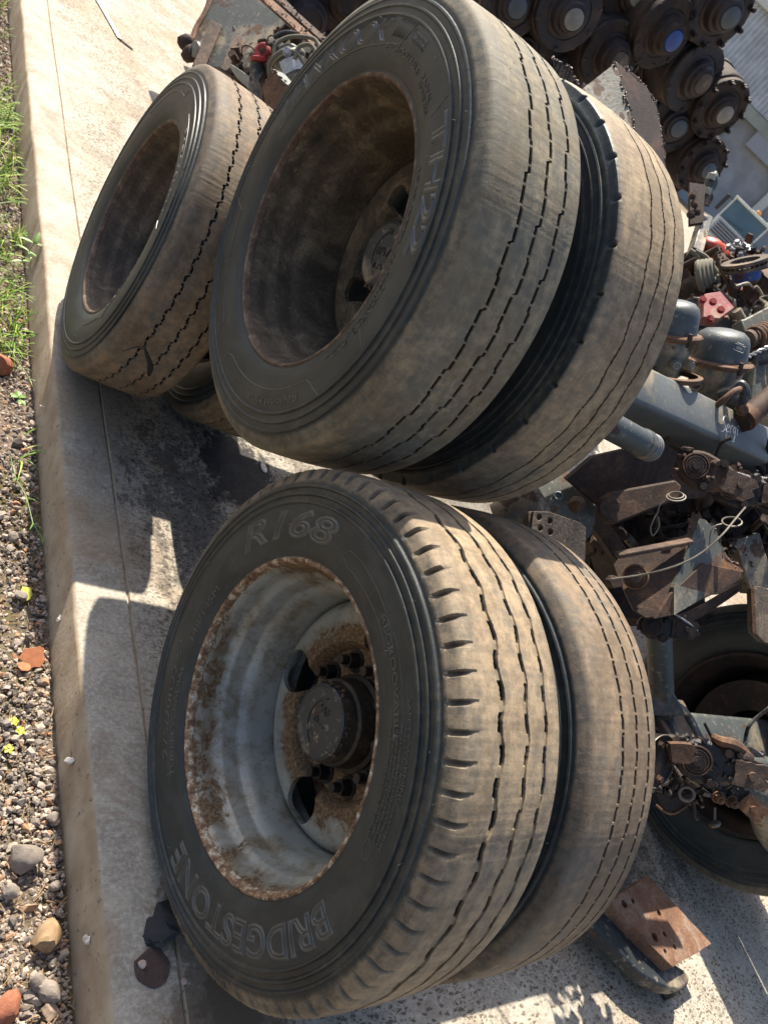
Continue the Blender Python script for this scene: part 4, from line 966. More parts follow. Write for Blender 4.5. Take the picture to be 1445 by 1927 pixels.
# tube, clevis and slack adjusters under the chalked beam
t = px_thing('cross_tube', 1210, 830, 2.2, 'grey-green round tube running right from the upper inner tyre', 'tube')
p0, p1 = at(1120, 786, D=2.0), at(1278, 872, D=2.25)
build('tube', MB().lathe([(0, .036), (.17, .036), (.205, .037), (.207, .040), (.225, .040), (.228, .037), (.26, .037), (.27, .026), (.272, .001)], p0, p1 - p0, 40), 'grey_paint', t, world=True)
for k in range(4): build('spline', MB().torus(p0 + (p1 - p0)/np.linalg.norm(p1 - p0)*(.225 + k*.009), p1 - p0, .0375, .0016, 32, 5), 'galvanised', t, world=True)
def slack(px, py, D, sc_, rot, label, mat='black_grease', boss='dark_rust', claw='flaking_rust'):
    """slack adjuster: pear-shaped body, round boss with worn spline, clevis claw, bolts"""
    c = at(px, py, D=D); t = thing('slack_adjuster', c, label, 'slack adjuster', 'greasy slack adjusters')
    n = cdir(-.15, .1, 1); e1 = cdir(math.cos(rot), math.sin(rot), 0); e1 -= n*np.dot(e1, n); e1 /= np.linalg.norm(e1); e2 = np.cross(n, e1)
    P = []
    for a in np.linspace(0, 2*PI, 28, endpoint=False):
        r_ = .055 + .035*max(0, math.cos(a))**2; P.append((e1*math.cos(a)*r_*1.25 + e2*math.sin(a)*.05)*sc_)
    P = [q*(1 + rng.normal(0, .02)) for q in P]
    b = build('body', MB().prism(P, .035*sc_, n), mat, t, bev=.008*sc_)
    bc = -e1*.02*sc_
    for k, (r_, h) in enumerate(((.036, .026), (.030, .031), (.022, .034), (.012, .040))): build('boss', MB().cyl(bc, bc + n*h*sc_, r_*sc_, r_*sc_*.93, n=28), boss, b)
    for r_ in (.033, .026): build('seal_ring', MB().torus(bc + n*.029*sc_, n, r_*sc_, .003*sc_, 28, 6), 'rusty_steel', b)
    ec = e1*.085*sc_
    for sgn in (-1, 1):
        cc = ec + n*sgn*.022*sc_; Q = [cc + (e1*x + e2*y)*sc_ for x, y in ((-.02, -.03), (.05, -.028), (.065, -.012), (.05, .0), (.065, .014), (.05, .03), (-.02, .026))]
        build('clevis_plate', MB().prism(jag(Q, .002, .012), .010*sc_, n), claw, t)
    build('pin', MB().cyl(ec - n*.036*sc_ + e1*.02*sc_, ec + n*.040*sc_ + e1*.02*sc_, .010*sc_, n=14), claw, t)
    for q in (e1*.045 + e2*.035, e1*.02 - e2*.042): build('bolt', MB().bolt(q*sc_ + n*.016*sc_, n, .011*sc_, .012*sc_), boss, b)
    g = MB()
    for _ in range(26): g.blob((e1*random.uniform(-.07, .09) + e2*random.uniform(-.05, .05) + n*.018)*sc_, random.uniform(.003, .011)*sc_, 1, .35)
    build('caked_grease', g, mat, b, stuff=True)
    return t
slack(1318, 885, 2.2, 1.0, -.45, 'rusty slack adjuster with an open clevis claw under the chalked beam', 'rusty_steel', 'dark_rust', 'flaking_rust')
slack(1385, 922, 2.3, 1.0, -.15, 'dark slack adjuster with a ringed boss, right of the open clevis claw')
slack(1448, 935, 2.35, 1.0, 2.6, 'slack adjuster with rusty finger-like claws at the right border', 'black_grease', 'rusty_steel', 'rusty_orange_steel')
slack(1235, 1178, 2.15, .72, -.1, 'small greasy bush assembly on top of the upright shock absorber', 'black_grease', 'dark_rust', 'dark_rust')
t = px_thing('cotter_ring', 1270, 935, 2.05, 'thin steel ring pin hanging below the open clevis claw', 'ring pin', 'loose ring pins')
rn_ = cdir(-.1, .8, .45); build('ring', MB().torus(at(1272, 935, D=2.05), rn_, .023, .0022, 28, 6).torus(at(1272, 932, D=2.05), rn_, .018, .002, 28, 6), 'cable_steel', t, world=True)
build('leg', MB().tube(pxl((1255, 942, 2.05), (1242, 950, 2.06), (1237, 965, 2.06), (1230, 978, 2.06), (1224, 995, 2.06), (1229, 1008, 2.06), (1240, 990, 2.06), (1238, 972, 2.06)), .0018, 6), 'cable_steel', t, world=True)
t = px_thing('cotter_ring', 1372, 985, 2.1, 'thin steel ring pin hanging at the right, under the ringed boss', 'ring pin', 'loose ring pins')
build('ring', MB().torus(at(1377, 982, D=2.1), rn_, .024, .0024, 28, 6), 'cable_steel', t, world=True)
build('leg', MB().tube(pxl((1362, 985, 2.1), (1345, 990, 2.1), (1337, 1003, 2.1), (1335, 1030, 2.1)), .0018, 6), 'cable_steel', t, world=True)
t = px_thing('brake_cable', 1270, 1060, 2.0, 'thin pale cable sagging across the torn bracket', 'cable')
build('cable', MB().tube(pxl((1150, 1090, 2.0), (1200, 1083, 2.0), (1250, 1072, 1.98), (1295, 1055, 1.98), (1330, 1033, 1.99), (1360, 1005, 2.0), (1385, 975, 2.05), (1402, 955, 2.1)), .0026, 8), 'cable_steel', t, world=True)
# dark steel behind
t = px_thing('chassis_plate', 1190, 900, 2.35, 'broad dark brown sheet of chassis steel below the round tube', 'steel sheet', 'dark chassis pieces under the heap')
plate(t, 'sheet', [(1062, 900, 2.25), (1120, 860, 2.25), (1230, 830, 2.35), (1330, 880, 2.45), (1330, 935, 2.45), (1150, 957, 2.35), (1130, 958, 2.33)], .02, 'rusty_steel')
t = px_thing('rusty_link', 1200, 940, 2.2, 'rusty rounded link bar lying above the torn bracket', 'link bar')
plate(t, 'bar', [(1126, 965, 2.2), (1128, 940, 2.2), (1150, 925, 2.2), (1262, 905, 2.28), (1275, 915, 2.28), (1272, 940, 2.27), (1160, 985, 2.2), (1138, 984, 2.2)], .03, 'rusty_steel', bev=.006)
build('boss', MB().cyl(at(1147, 955, D=2.17), at(1147, 955, D=2.19), .026, n=24), 'flaking_rust', t, world=True)
t = px_thing('brake_chamber', 1050, 925, 2.1, 'pale blue-grey can behind the upper tyre with a small bolt lug', 'brake chamber', 'air brake chambers in the scrap heap')
build('can', MB().lathe([(-.09, .07), (.0, .075), (.03, .07), (.045, .05), (.05, .001)], at(1000, 965, D=2.15), cdir(.85, .4, .2), 40), 'grey_paint', t, world=True)
build('lug', MB().tube(pxl((1030, 945, 2.05), (1045, 932, 2.05), (1055, 930, 2.05)), .008, 8).torus(at(1050, 933, D=2.04), cdir(0, .3, 1), .010, .003, 16, 6), 'grey_paint', t, world=True)
t = px_thing('backplate', 1060, 950, 2.25, 'grey-brown round backplate seen between the upper tyre and the plate with four holes', 'backplate')
build('disc', MB().lathe([(-.01, .12), (.0, .125), (.012, .12), (.02, .09), (.022, .001)], at(1050, 955, D=2.3), cdir(.4, .3, .8), 48, wob=.01), 'grey_green_paint', t, world=True)
build('notch', MB().blob(at(1083, 950, D=2.2), .022, 2, .25), 'rusty_orange_steel', t, world=True)
# torn bracket
t = px_thing('hanger_bracket', 1270, 1080, 2.1, 'big torn spring hanger bracket with a seized bolt and burnt orange edge', 'bracket', 'torn spring hanger brackets')
plate(t, 'side_plate', [(1155, 1062, 2.18), (1172, 1038, 2.18), (1215, 1028, 2.18), (1290, 1012, 2.2), (1300, 972, 2.22), (1316, 975, 2.22), (1262, 1105, 2.12), (1262, 1158, 2.10), (1215, 1163, 2.11), (1190, 1148, 2.13), (1180, 1125, 2.14), (1165, 1090, 2.16)], .012, 'rusty_steel', torn=(3, 4))
plate(t, 'web', [(1262, 1105, 2.12), (1316, 975, 2.22), (1342, 990, 2.26), (1352, 1035, 2.26), (1393, 1074, 2.28), (1390, 1086, 2.27), (1262, 1158, 2.10)], .012, 'grey_green_paint', torn=(1, 2, 3))
plate(t, 'bottom_flange', [(1262, 1120, 2.10), (1330, 1060, 2.17), (1385, 1075, 2.27), (1392, 1088, 2.27), (1340, 1120, 2.19), (1262, 1160, 2.09), (1215, 1163, 2.10)], .010, 'rusty_steel')
plate(t, 'burnt_edge', [(1330, 1040, 2.24), (1350, 1042, 2.245), (1394, 1074, 2.27), (1388, 1087, 2.26), (1345, 1066, 2.235)], .014, 'rusty_orange_steel', torn=(0, 1, 2, 3), slagr=.004)
build('upper_lip', MB().bar(at(1160, 1045, D=2.12), at(1300, 1018, D=2.15), .03, .012, cdir(0, 1, .3)), 'flaking_rust', t, world=True, bev=.003)
bp = at(1196, 1086, D=2.13); bd = cdir(-.35, .1, 1)
for r_, h, mt in ((.034, .004, 'flaking_rust'), (.027, .010, 'rusty_steel'), (.016, .022, 'flaking_rust')): build('bolt', MB().cyl(bp, bp + bd*h, r_, r_*.95, n=26 if r_ != .027 else 6), mt, t, world=True)
for r_ in (.030, .023): build('washer_ridge', MB().torus(bp + bd*.006, bd, r_, .0025, 30, 6), 'rusty_orange_steel', t, world=True)
t = px_thing('bracket_lug', 1150, 1096, 2.1, 'rusty lug just left of the seized bolt', 'lug')
plate(t, 'lug', [(1138, 1092, 2.1), (1150, 1082, 2.1), (1166, 1088, 2.12), (1168, 1104, 2.12), (1150, 1108, 2.1)], .02, 'rusty_steel', bev=.003)
t = px_thing('leaf_spring', 1330, 1130, 2.25, 'stack of curved brown spring leaves under the torn bracket', 'leaf spring')
for k in range(4):
    P = [at(1255 + 140*s_, 1168 + k*6 - 72*s_**1.35 - k*2*s_, D=2.2 + .12*s_ + k*.012) for s_ in np.linspace(0, 1, 12)]
    V = []; F = []
    wd = cdir(.1, -.2, -1)*.05; hh = cdir(.3, .9, .1)*.006
    for p in P: V += [p - hh, p + hh, p + hh + wd, p - hh + wd]
    for i in range(11):
        for j in range(4): F.append((4*i + j, 4*i + (j+1) % 4, 4*i + 4 + (j+1) % 4, 4*i + 4 + j))
    F += [(3, 2, 1, 0), (44, 45, 46, 47)]
    build('leaf', MB().add(V, F), 'rusty_steel', t, world=True, sm=30)
# upright shock absorber
t = px_thing('shock_absorber', 1243, 1290, 2.2, 'upright dull grey shock absorber left of the far tyre', 'shock absorber', 'shock absorbers in the heap')
build('tube', MB().cyl(at(1240, 1195, D=2.2), at(1246, 1345, D=2.28), .034, n=32), 'grey_green_paint', t, world=True)
plate(t, 'foot', [(1222, 1310, 2.25), (1262, 1300, 2.25), (1290, 1345, 2.25), (1222, 1345, 2.25)], .04, 'grey_paint', bev=.004)
t = px_thing('angle_strip', 1300, 1170, 2.1, 'thin bent strip with bright edges right of the greasy bush assembly', 'strip')
build('strip', MB().tube(pxl((1266, 1153, 2.12), (1308, 1182, 2.12), (1310, 1190, 2.12), (1306, 1200, 2.12)), .0028, 6), 'galvanised', t, world=True)
plate(t, 'gusset', [(1266, 1155, 2.13), (1308, 1184, 2.13), (1304, 1206, 2.13), (1262, 1200, 2.13)], .008, 'dark_rust')
# struts and bars behind, plus dark filler rails added where only shade lies
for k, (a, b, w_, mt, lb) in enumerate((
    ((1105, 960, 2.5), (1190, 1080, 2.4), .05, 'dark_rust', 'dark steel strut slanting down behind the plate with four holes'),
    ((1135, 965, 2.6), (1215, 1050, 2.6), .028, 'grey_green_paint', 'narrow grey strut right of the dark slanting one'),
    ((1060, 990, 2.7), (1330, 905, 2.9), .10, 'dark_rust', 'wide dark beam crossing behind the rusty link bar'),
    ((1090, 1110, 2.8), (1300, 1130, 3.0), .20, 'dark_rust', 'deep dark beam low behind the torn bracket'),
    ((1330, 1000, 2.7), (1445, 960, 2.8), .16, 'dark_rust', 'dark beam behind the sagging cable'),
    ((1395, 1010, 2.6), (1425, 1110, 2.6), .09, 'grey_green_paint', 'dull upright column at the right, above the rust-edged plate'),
    ((1110, 1010, 2.75), (1340, 975, 2.85), .34, 'dark_rust', 'huge dark filler rail standing for the shade behind the torn bracket'),
    ((1230, 905, 2.75), (1480, 915, 2.9), .28, 'dark_rust', 'dark filler rail standing for the shade behind the slack adjusters'),
    ((1290, 1060, 2.8), (1480, 1040, 2.9), .22, 'black_paint', 'black filler rail standing for shade low behind the burnt orange edge'),
    ((1290, 850, 2.7), (1480, 960, 3.0), .22, 'dark_rust', 'broad dark filler standing for the shade under the chalked beam'),
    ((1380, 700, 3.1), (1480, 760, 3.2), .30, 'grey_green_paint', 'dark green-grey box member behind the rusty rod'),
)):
    t = thing('strut_and_shade_fill', at(*a[:2], D=a[2]), lb, 'steel beam', 'dark chassis pieces under the heap')
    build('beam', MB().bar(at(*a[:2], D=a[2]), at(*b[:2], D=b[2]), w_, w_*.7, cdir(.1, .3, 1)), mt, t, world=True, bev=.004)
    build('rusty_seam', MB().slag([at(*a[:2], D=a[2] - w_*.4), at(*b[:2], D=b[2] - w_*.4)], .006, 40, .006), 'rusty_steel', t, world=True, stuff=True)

# brake gear under the front axle, lower right
t = px_thing('brake_backplate', 1240, 1430, 1.98, 'round greasy backplate with bolts peeping out behind the front inner tyre', 'backplate')
bd = cdir(.62, -.1, .78); c = at(1238, 1432, D=1.98)
build('plate', MB().lathe([(-.02, .062), (0, .066), (.006, .066), (.004, .060), (.002, .001)], c, bd, 48), 'black_grease', t, world=True)
build('bright_rim', MB().torus(c + bd*.006, bd, .0655, .0018, 48, 6), 'cable_steel', t, world=True)
u, v, d = basis(bd)
for k in range(6): build('bolt', MB().bolt(c + bd*.004 + (u*math.cos(k) + v*math.sin(k))*.045, bd, .008, .008), 'rusty_steel', t, world=True)
slack(1322, 1432, 2.0, 1.05, -.25, 'big black greasy slack adjuster under the front axle beam')
slack(1365, 1470, 2.05, .8, -.8, 'smaller greasy slack adjuster below the big black one', 'black_grease', 'cable_steel', 'rusty_orange_steel')
t = px_thing('clevis', 1270, 1408, 1.95, 'flaky orange-brown clevis between the backplate and the big black adjuster', 'clevis')
plate(t, 'upper_plate', [(1258, 1398, 1.95), (1300, 1400, 1.95), (1312, 1410, 1.95), (1300, 1418, 1.95), (1312, 1428, 1.95), (1290, 1436, 1.95), (1262, 1432, 1.95)], .022, 'rusty_orange_steel', torn=(0, 3, 5), slagr=.003)
t = px_thing('rusty_bracket', 1385, 1420, 2.0, 'orange-brown bracket capping the right end of the big black adjuster', 'bracket')
build('strap', MB().tube(pxl((1342, 1388, 2.0), (1358, 1396, 1.98), (1380, 1402, 1.98), (1398, 1416, 2.0), (1402, 1434, 2.0)), [.010, .013, .015, .016, .013], 8), 'rusty_orange_steel', t, world=True)
build('lump', MB().blob(at(1394, 1425, D=2.0), .022, 2, .3), 'flaking_rust', t, world=True)
for k, (x, y) in enumerate(((1398, 1455), (1380, 1462), (1406, 1470), (1350, 1500), (1375, 1508))): build('bolt', MB().bolt(at(x, y, D=2.02), cdir(-.2 + .1*k, -.2, 1), .012, .016, .01), 'rusty_orange_steel', t, world=True)
t = px_thing('cam_tube', 1430, 1440, 2.1, 'smooth grey camshaft tube leaving the big adjuster to the right', 'tube')
build('tube', MB().cyl(at(1392, 1437, D=2.1), at(1500, 1440, D=2.35), .020, n=28), 'grey_green_paint', t, world=True)
t = px_thing('air_bellows_pipe', 1425, 1500, 2.2, 'thick curved grey-green pipe at the right border below the camshaft tube', 'pipe')
build('pipe', MB().tube(pxl((1385, 1478, 2.15), (1405, 1480, 2.15), (1428, 1492, 2.16), (1440, 1520, 2.2), (1450, 1560, 2.25), (1480, 1600, 2.3)), [.022, .03, .04, .045, .045, .045], 24), 'grey_green_paint', t, world=True)
t = px_thing('tag_lever', 1345, 1545, 2.05, 'dark lever with a pale dangling tag below the adjusters', 'lever')
build('lever', MB().tube(pxl((1345, 1520, 2.05), (1345, 1535, 2.05), (1345, 1548, 2.05)), .003, 6), 'cable_steel', t, world=True)
build('tag', MB().blob(at(1345, 1552, D=2.05), .019, 2, .1, (.8, .5, 1)), 'grey_green_paint', t, world=True)
t = px_thing('spring_clip', 1270, 1515, 2.0, 'rusty pressed clip hanging below the round backplate', 'clip')
plate(t, 'plate', [(1232, 1490, 2.0), (1262, 1500, 2.0), (1300, 1490, 2.0), (1322, 1480, 2.0), (1290, 1520, 2.0), (1268, 1532, 2.0), (1250, 1528, 2.0)], .012, 'dark_rust', bev=.003)
build('edge', MB().tube(pxl((1234, 1515, 1.99), (1250, 1528, 1.99), (1268, 1532, 1.99), (1292, 1518, 1.99)), .003, 6), 'rusty_orange_steel', t, world=True)
build('oval', MB().torus(at(1292, 1495, D=1.98), cdir(-.2, 0, 1), .017, .004, 20, 6), 'cable_steel', t, world=True)

# torn channel above the upper inner tyre
t = px_thing('channel_section', 1170, 210, 2.35, 'flame-cut steel channel sticking up behind the upper inner tyre', 'steel channel')
plate(t, 'outer_plate', [(1070, 190, 2.3), (1158, 116, 2.35), (1168, 128, 2.35), (1172, 180, 2.35), (1182, 232, 2.35), (1190, 300, 2.3), (1120, 300, 2.25)], .010, 'grey_green_paint', torn=(1, 2, 3, 4), slagr=.007)
plate(t, 'inner_plate', [(1160, 117, 2.36), (1185, 135, 2.42), (1208, 168, 2.48), (1232, 195, 2.5), (1240, 240, 2.5), (1258, 310, 2.48), (1195, 320, 2.4), (1180, 230, 2.36)], .010, 'dark_rust', torn=(0, 1, 2, 3, 4), slagr=.007)
t = px_thing('steel_shard', 1080, 150, 2.6, 'small flame-cut shard left of the steel channel', 'steel shard')
plate(t, 'shard', [(1040, 110, 2.6), (1072, 128, 2.6), (1092, 178, 2.6), (1080, 200, 2.6), (1050, 180, 2.6)], .010, 'dark_rust', torn=(0, 1), slagr=.007)

# cluster behind the left wheel, top
t = px_thing('hanger_bracket', 430, 60, 3.5, 'big dull grey hanger bracket with two ribs behind the left wheel', 'bracket', 'torn spring hanger brackets')
plate(t, 'side_plate', [(398, -40, 3.6), (500, -40, 3.5), (625, 95, 3.25), (560, 130, 3.25), (450, 130, 3.35), (398, 128, 3.4), (376, 118, 3.42), (368, 70, 3.5), (388, 30, 3.55)], .02, 'grey_green_paint')
build('rib', MB().bar(at(407, 44, D=3.45), at(372, 130, D=3.36), .05, .016, cdir(.5, .3, 1)), 'flaking_rust', t, world=True, bev=.003)
build('rib', MB().bar(at(452, 70, D=3.38), at(424, 135, D=3.3), .05, .012, cdir(.5, .3, 1)), 'flaking_rust', t, world=True, bev=.003)
build('edge_lip', MB().tube(pxl((400, -10, 3.55), (385, 25, 3.52), (370, 50, 3.5), (362, 72, 3.48)), .012, 6), 'rusty_orange_steel', t, world=True)
build('ear', MB().blob(at(350, 80, D=3.45), .035, 2, .15, (1, .5, 1)).blob(at(358, 102, D=3.42), .035, 2, .2), 'rusty_steel', t, world=True)
build('hole_plug', MB().lathe([(0, .033), (.01, .03), (.012, .001)], at(368, 92, D=3.40), cdir(-.6, 0, .8), 24), 'pale_cap', t, world=True)
for k, (a, b, w_, mt, lb) in enumerate((((488, -12, 3.3), (617, 103, 3.05), .035, 'cream_plastic', 'pale lit angle rail crossing above the left wheel'), ((512, -12, 3.35), (628, 92, 3.12), .028, 'rusty_steel', 'torn brown rail parallel to the pale lit one'))):
    t = thing('angle_rail', at(*a[:2], D=a[2]), lb, 'rail', 'rails above the left wheel')
    build('rail', MB().bar(at(*a[:2], D=a[2]), at(*b[:2], D=b[2]), w_, .012, cdir(.1, .5, 1)), 'rusty_orange_steel' if k == 0 else mt, t, world=True, bev=.002)
    build('torn_edge', MB().slag([at(*a[:2], D=a[2] - .01), at(*b[:2], D=b[2] - .01)], .007, 60, .006), 'slag', t, world=True, stuff=True)
t = px_thing('shock_absorber', 480, 140, 3.2, 'dark shock absorber with a red rubber bush behind the left wheel', 'shock absorber', 'shock absorbers in the heap')
build('tube', MB().cyl(at(487, 112, D=3.18), at(478, 200, D=3.2), .03, n=28), 'black_paint', t, world=True)
build('bush', MB().torus(at(494, 95, D=3.15), cdir(-.35, .1, 1), .022, .012, 28, 10), 'red_rubber', t, world=True)
build('collar', MB().lathe([(0, .034), (.012, .036), (.015, .03)], at(488, 115, D=3.16), cdir(.1, 1, .3), 28, True, True), 'red_rubber', t, world=True)
build('pin', MB().cyl(at(494, 95, D=3.2), at(495, 96, D=3.13), .013, n=16), 'flaking_rust', t, world=True)
t = px_thing('air_canister', 545, 130, 3.1, 'grey canister with a white paper label behind the left wheel', 'canister')
ca = cdir(.35, -.9, -.1); cc = at(538, 105, D=3.1)
can = build('can', MB().lathe([(-.02, .001), (-.02, .05), (0, .062), (.02, .064), (.15, .062), (.16, .05)], cc, ca, 40), 'grey_green_paint', t, world=True)
build('clamp', MB().torus(cc + ca*.015, ca, .067, .008, 36, 8), 'cream_plastic', t, world=True)
u, v, d = basis(ca); V = []; F = []
for i in range(9):
    best = cdir(.1, .15, 1); a = -.75 + i*1.5/8; bx = best - ca*np.dot(best, ca); bx /= np.linalg.norm(bx); by = np.cross(ca, bx); q = bx*math.cos(a) + by*math.sin(a)
    V += [cc + ca*.035 + q*.0655, cc + ca*.085 + q*.0655]
F = [(2*i, 2*i+1, 2*i+3, 2*i+2) for i in range(8)]; build('paper_label', MB().add(V, F), 'label_paper', t, world=True)
t = px_thing('hose_bundle', 560, 85, 3.1, 'tan looped hoses above the labelled canister', 'hoses')
for P in (pxl((515, 110, 3.05), (520, 82, 3.05), (548, 68, 3.05), (590, 72, 3.05), (602, 95, 3.05)), pxl((508, 150, 3.05), (508, 118, 3.02), (530, 96, 3.0), (556, 98, 3.0), (575, 122, 3.0)), pxl((555, 110, 3.0), (562, 88, 3.0), (585, 84, 3.0), (596, 110, 3.0), (585, 140, 3.0))):
    build('hose', MB().tube(P, .008, 10), 'fabric_tan', t, world=True)
build('strap', MB().tube(pxl((515, 70, 3.1), (535, 60, 3.1), (560, 62, 3.1)), .008, 8), 'black_plastic', t, world=True)
for x, y in ((590, 108), (597, 120), (540, 98)): build('fitting', MB().bolt(at(x, y, D=2.99), cdir(0, 0, 1), .012, .012), 'galvanised', t, world=True)
t = px_thing('box_section', 540, 165, 2.95, 'rusty box section with a torn open top behind the left wheel', 'box section')
plate(t, 'face', [(512, 130, 2.95), (530, 150, 2.93), (562, 180, 2.9), (555, 215, 2.9), (500, 200, 2.95), (497, 165, 2.97)], .012, 'rusty_orange_steel', torn=(0, 1), slagr=.006)
plate(t, 'top_face', [(513, 130, 2.95), (530, 138, 2.97), (560, 165, 2.95), (562, 180, 2.9), (530, 152, 2.92)], .008, 'grey_paint', torn=(0, 1), slagr=.006)
t = px_thing('timber_offcut', 452, 138, 3.2, 'pale plank end just behind the top of the left wheel', 'plank')
plate(t, 'plank', [(432, 124, 3.2), (438, 122, 3.2), (472, 145, 3.18), (470, 168, 3.18), (450, 150, 3.2)], .02, 'cream_plastic')

# ------------------------------------------------------------------ pile of axle hubs
HM = {}
def hub_meshes():
    t = bpy.data.objects.new('x', None)
    def keep(o): HM[o.name.split('.')[0]] = o
    for v_, mt in (('a', 'hazy_hub_steel'), ('b', 'dark_rust')):
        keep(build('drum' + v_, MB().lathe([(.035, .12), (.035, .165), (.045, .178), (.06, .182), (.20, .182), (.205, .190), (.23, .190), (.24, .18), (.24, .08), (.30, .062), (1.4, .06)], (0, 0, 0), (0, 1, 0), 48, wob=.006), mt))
        fl = MB().lathe([(.036, .165), (.03, .172), (.0, .174), (-.006, .168), (-.006, .118), (.004, .112), (.004, .075)], (0, 0, 0), (0, 1, 0), 48, wob=.01)
        for k in range(10):
            a = k*.6283 + .2; fl.blob((math.cos(a)*.158, .004, math.sin(a)*.158), .020, 2, .12, (1, .6, 1))
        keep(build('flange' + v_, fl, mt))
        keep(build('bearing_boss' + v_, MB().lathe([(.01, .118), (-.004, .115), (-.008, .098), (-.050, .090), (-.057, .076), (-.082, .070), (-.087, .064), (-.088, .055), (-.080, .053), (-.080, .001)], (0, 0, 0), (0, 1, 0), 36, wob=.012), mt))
    st_ = MB(); st_.cyl((0, .0, 0), (0, -.028, 0), .0115, n=10); st_.cyl((0, -.004, 0), (0, -.012, 0), .017, n=6); st_.blob((0, -.03, 0), .013, 1, .1); keep(build('wheel_stud', st_, 'hazy_hub_steel'))
    for nm, mt in (('white', 'pale_cap'), ('blue', 'blue_cap'), ('grey', 'grey_cap'), ('rust', 'purple_rust')):
        keep(build('hubcap' + nm, MB().lathe([(-.084, .052), (-.094, .050), (-.097, .044), (-.097, .001)], (0, 0, 0), (0, 1, 0), 32), mt))
hub_meshes()
def axle_hub(px, py, Y, cap, label, v_='a', tilt=None, s_=1., studs=None):
    if studs is None: studs = 'stud' in label
    tilt = tilt or (random.uniform(-.09, .09), random.uniform(-.12, .12))
    p = at(px, py, Y=Y)
    t = thing('axle_hub', p, label, 'axle hub', 'pile of scrapped axle hubs', (tilt[0], random.random()*0, tilt[1])); t.scale = (s_,)*3
    spin = random.random()*6.28
    def cp(key, name, rot=None, loc=None, parent=t):
        o = HM[key].copy(); o.name = name; col.objects.link(o); o.parent = parent
        if rot: o.rotation_euler = rot
        if loc: o.location = loc
        return o
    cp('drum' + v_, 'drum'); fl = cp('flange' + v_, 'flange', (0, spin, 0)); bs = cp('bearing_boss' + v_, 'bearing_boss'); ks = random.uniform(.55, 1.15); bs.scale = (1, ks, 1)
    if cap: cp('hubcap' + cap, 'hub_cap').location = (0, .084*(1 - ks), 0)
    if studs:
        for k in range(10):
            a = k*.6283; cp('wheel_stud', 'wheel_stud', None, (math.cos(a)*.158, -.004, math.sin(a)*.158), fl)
Y0 = 4.1
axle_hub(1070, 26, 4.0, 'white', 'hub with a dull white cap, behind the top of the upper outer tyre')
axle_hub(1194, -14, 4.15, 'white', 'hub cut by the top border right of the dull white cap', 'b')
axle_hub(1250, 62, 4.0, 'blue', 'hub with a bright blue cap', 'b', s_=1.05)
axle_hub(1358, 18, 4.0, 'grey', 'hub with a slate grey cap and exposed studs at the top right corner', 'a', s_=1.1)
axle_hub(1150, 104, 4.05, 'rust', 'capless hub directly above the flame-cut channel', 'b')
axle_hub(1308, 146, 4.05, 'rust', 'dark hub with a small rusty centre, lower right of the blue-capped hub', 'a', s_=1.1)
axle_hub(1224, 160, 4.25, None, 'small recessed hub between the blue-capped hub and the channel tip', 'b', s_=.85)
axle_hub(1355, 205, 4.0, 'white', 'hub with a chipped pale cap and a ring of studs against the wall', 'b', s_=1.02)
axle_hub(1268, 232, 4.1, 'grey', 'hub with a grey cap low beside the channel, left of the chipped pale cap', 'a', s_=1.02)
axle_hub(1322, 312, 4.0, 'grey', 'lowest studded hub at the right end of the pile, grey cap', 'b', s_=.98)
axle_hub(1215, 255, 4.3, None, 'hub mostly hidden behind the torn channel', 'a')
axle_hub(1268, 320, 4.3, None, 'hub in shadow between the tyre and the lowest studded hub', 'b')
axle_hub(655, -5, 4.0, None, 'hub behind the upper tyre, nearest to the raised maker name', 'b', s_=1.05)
axle_hub(575, 30, 4.0, None, 'dark hub above the looped hoses, blue haze in its colour', 'a', s_=1.05)
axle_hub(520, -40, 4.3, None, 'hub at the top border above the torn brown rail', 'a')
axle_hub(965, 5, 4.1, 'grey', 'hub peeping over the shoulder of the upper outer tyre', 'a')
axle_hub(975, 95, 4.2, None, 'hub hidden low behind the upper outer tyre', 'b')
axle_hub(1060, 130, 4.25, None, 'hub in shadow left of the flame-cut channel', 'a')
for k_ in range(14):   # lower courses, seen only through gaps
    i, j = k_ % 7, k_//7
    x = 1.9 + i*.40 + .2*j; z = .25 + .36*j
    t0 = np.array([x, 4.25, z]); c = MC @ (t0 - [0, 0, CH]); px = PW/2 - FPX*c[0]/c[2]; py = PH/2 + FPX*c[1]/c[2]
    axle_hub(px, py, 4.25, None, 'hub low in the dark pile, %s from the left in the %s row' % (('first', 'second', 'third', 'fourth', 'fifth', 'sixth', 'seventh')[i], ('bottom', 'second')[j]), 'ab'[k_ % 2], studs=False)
for o in HM.values(): bpy.data.objects.remove(o)

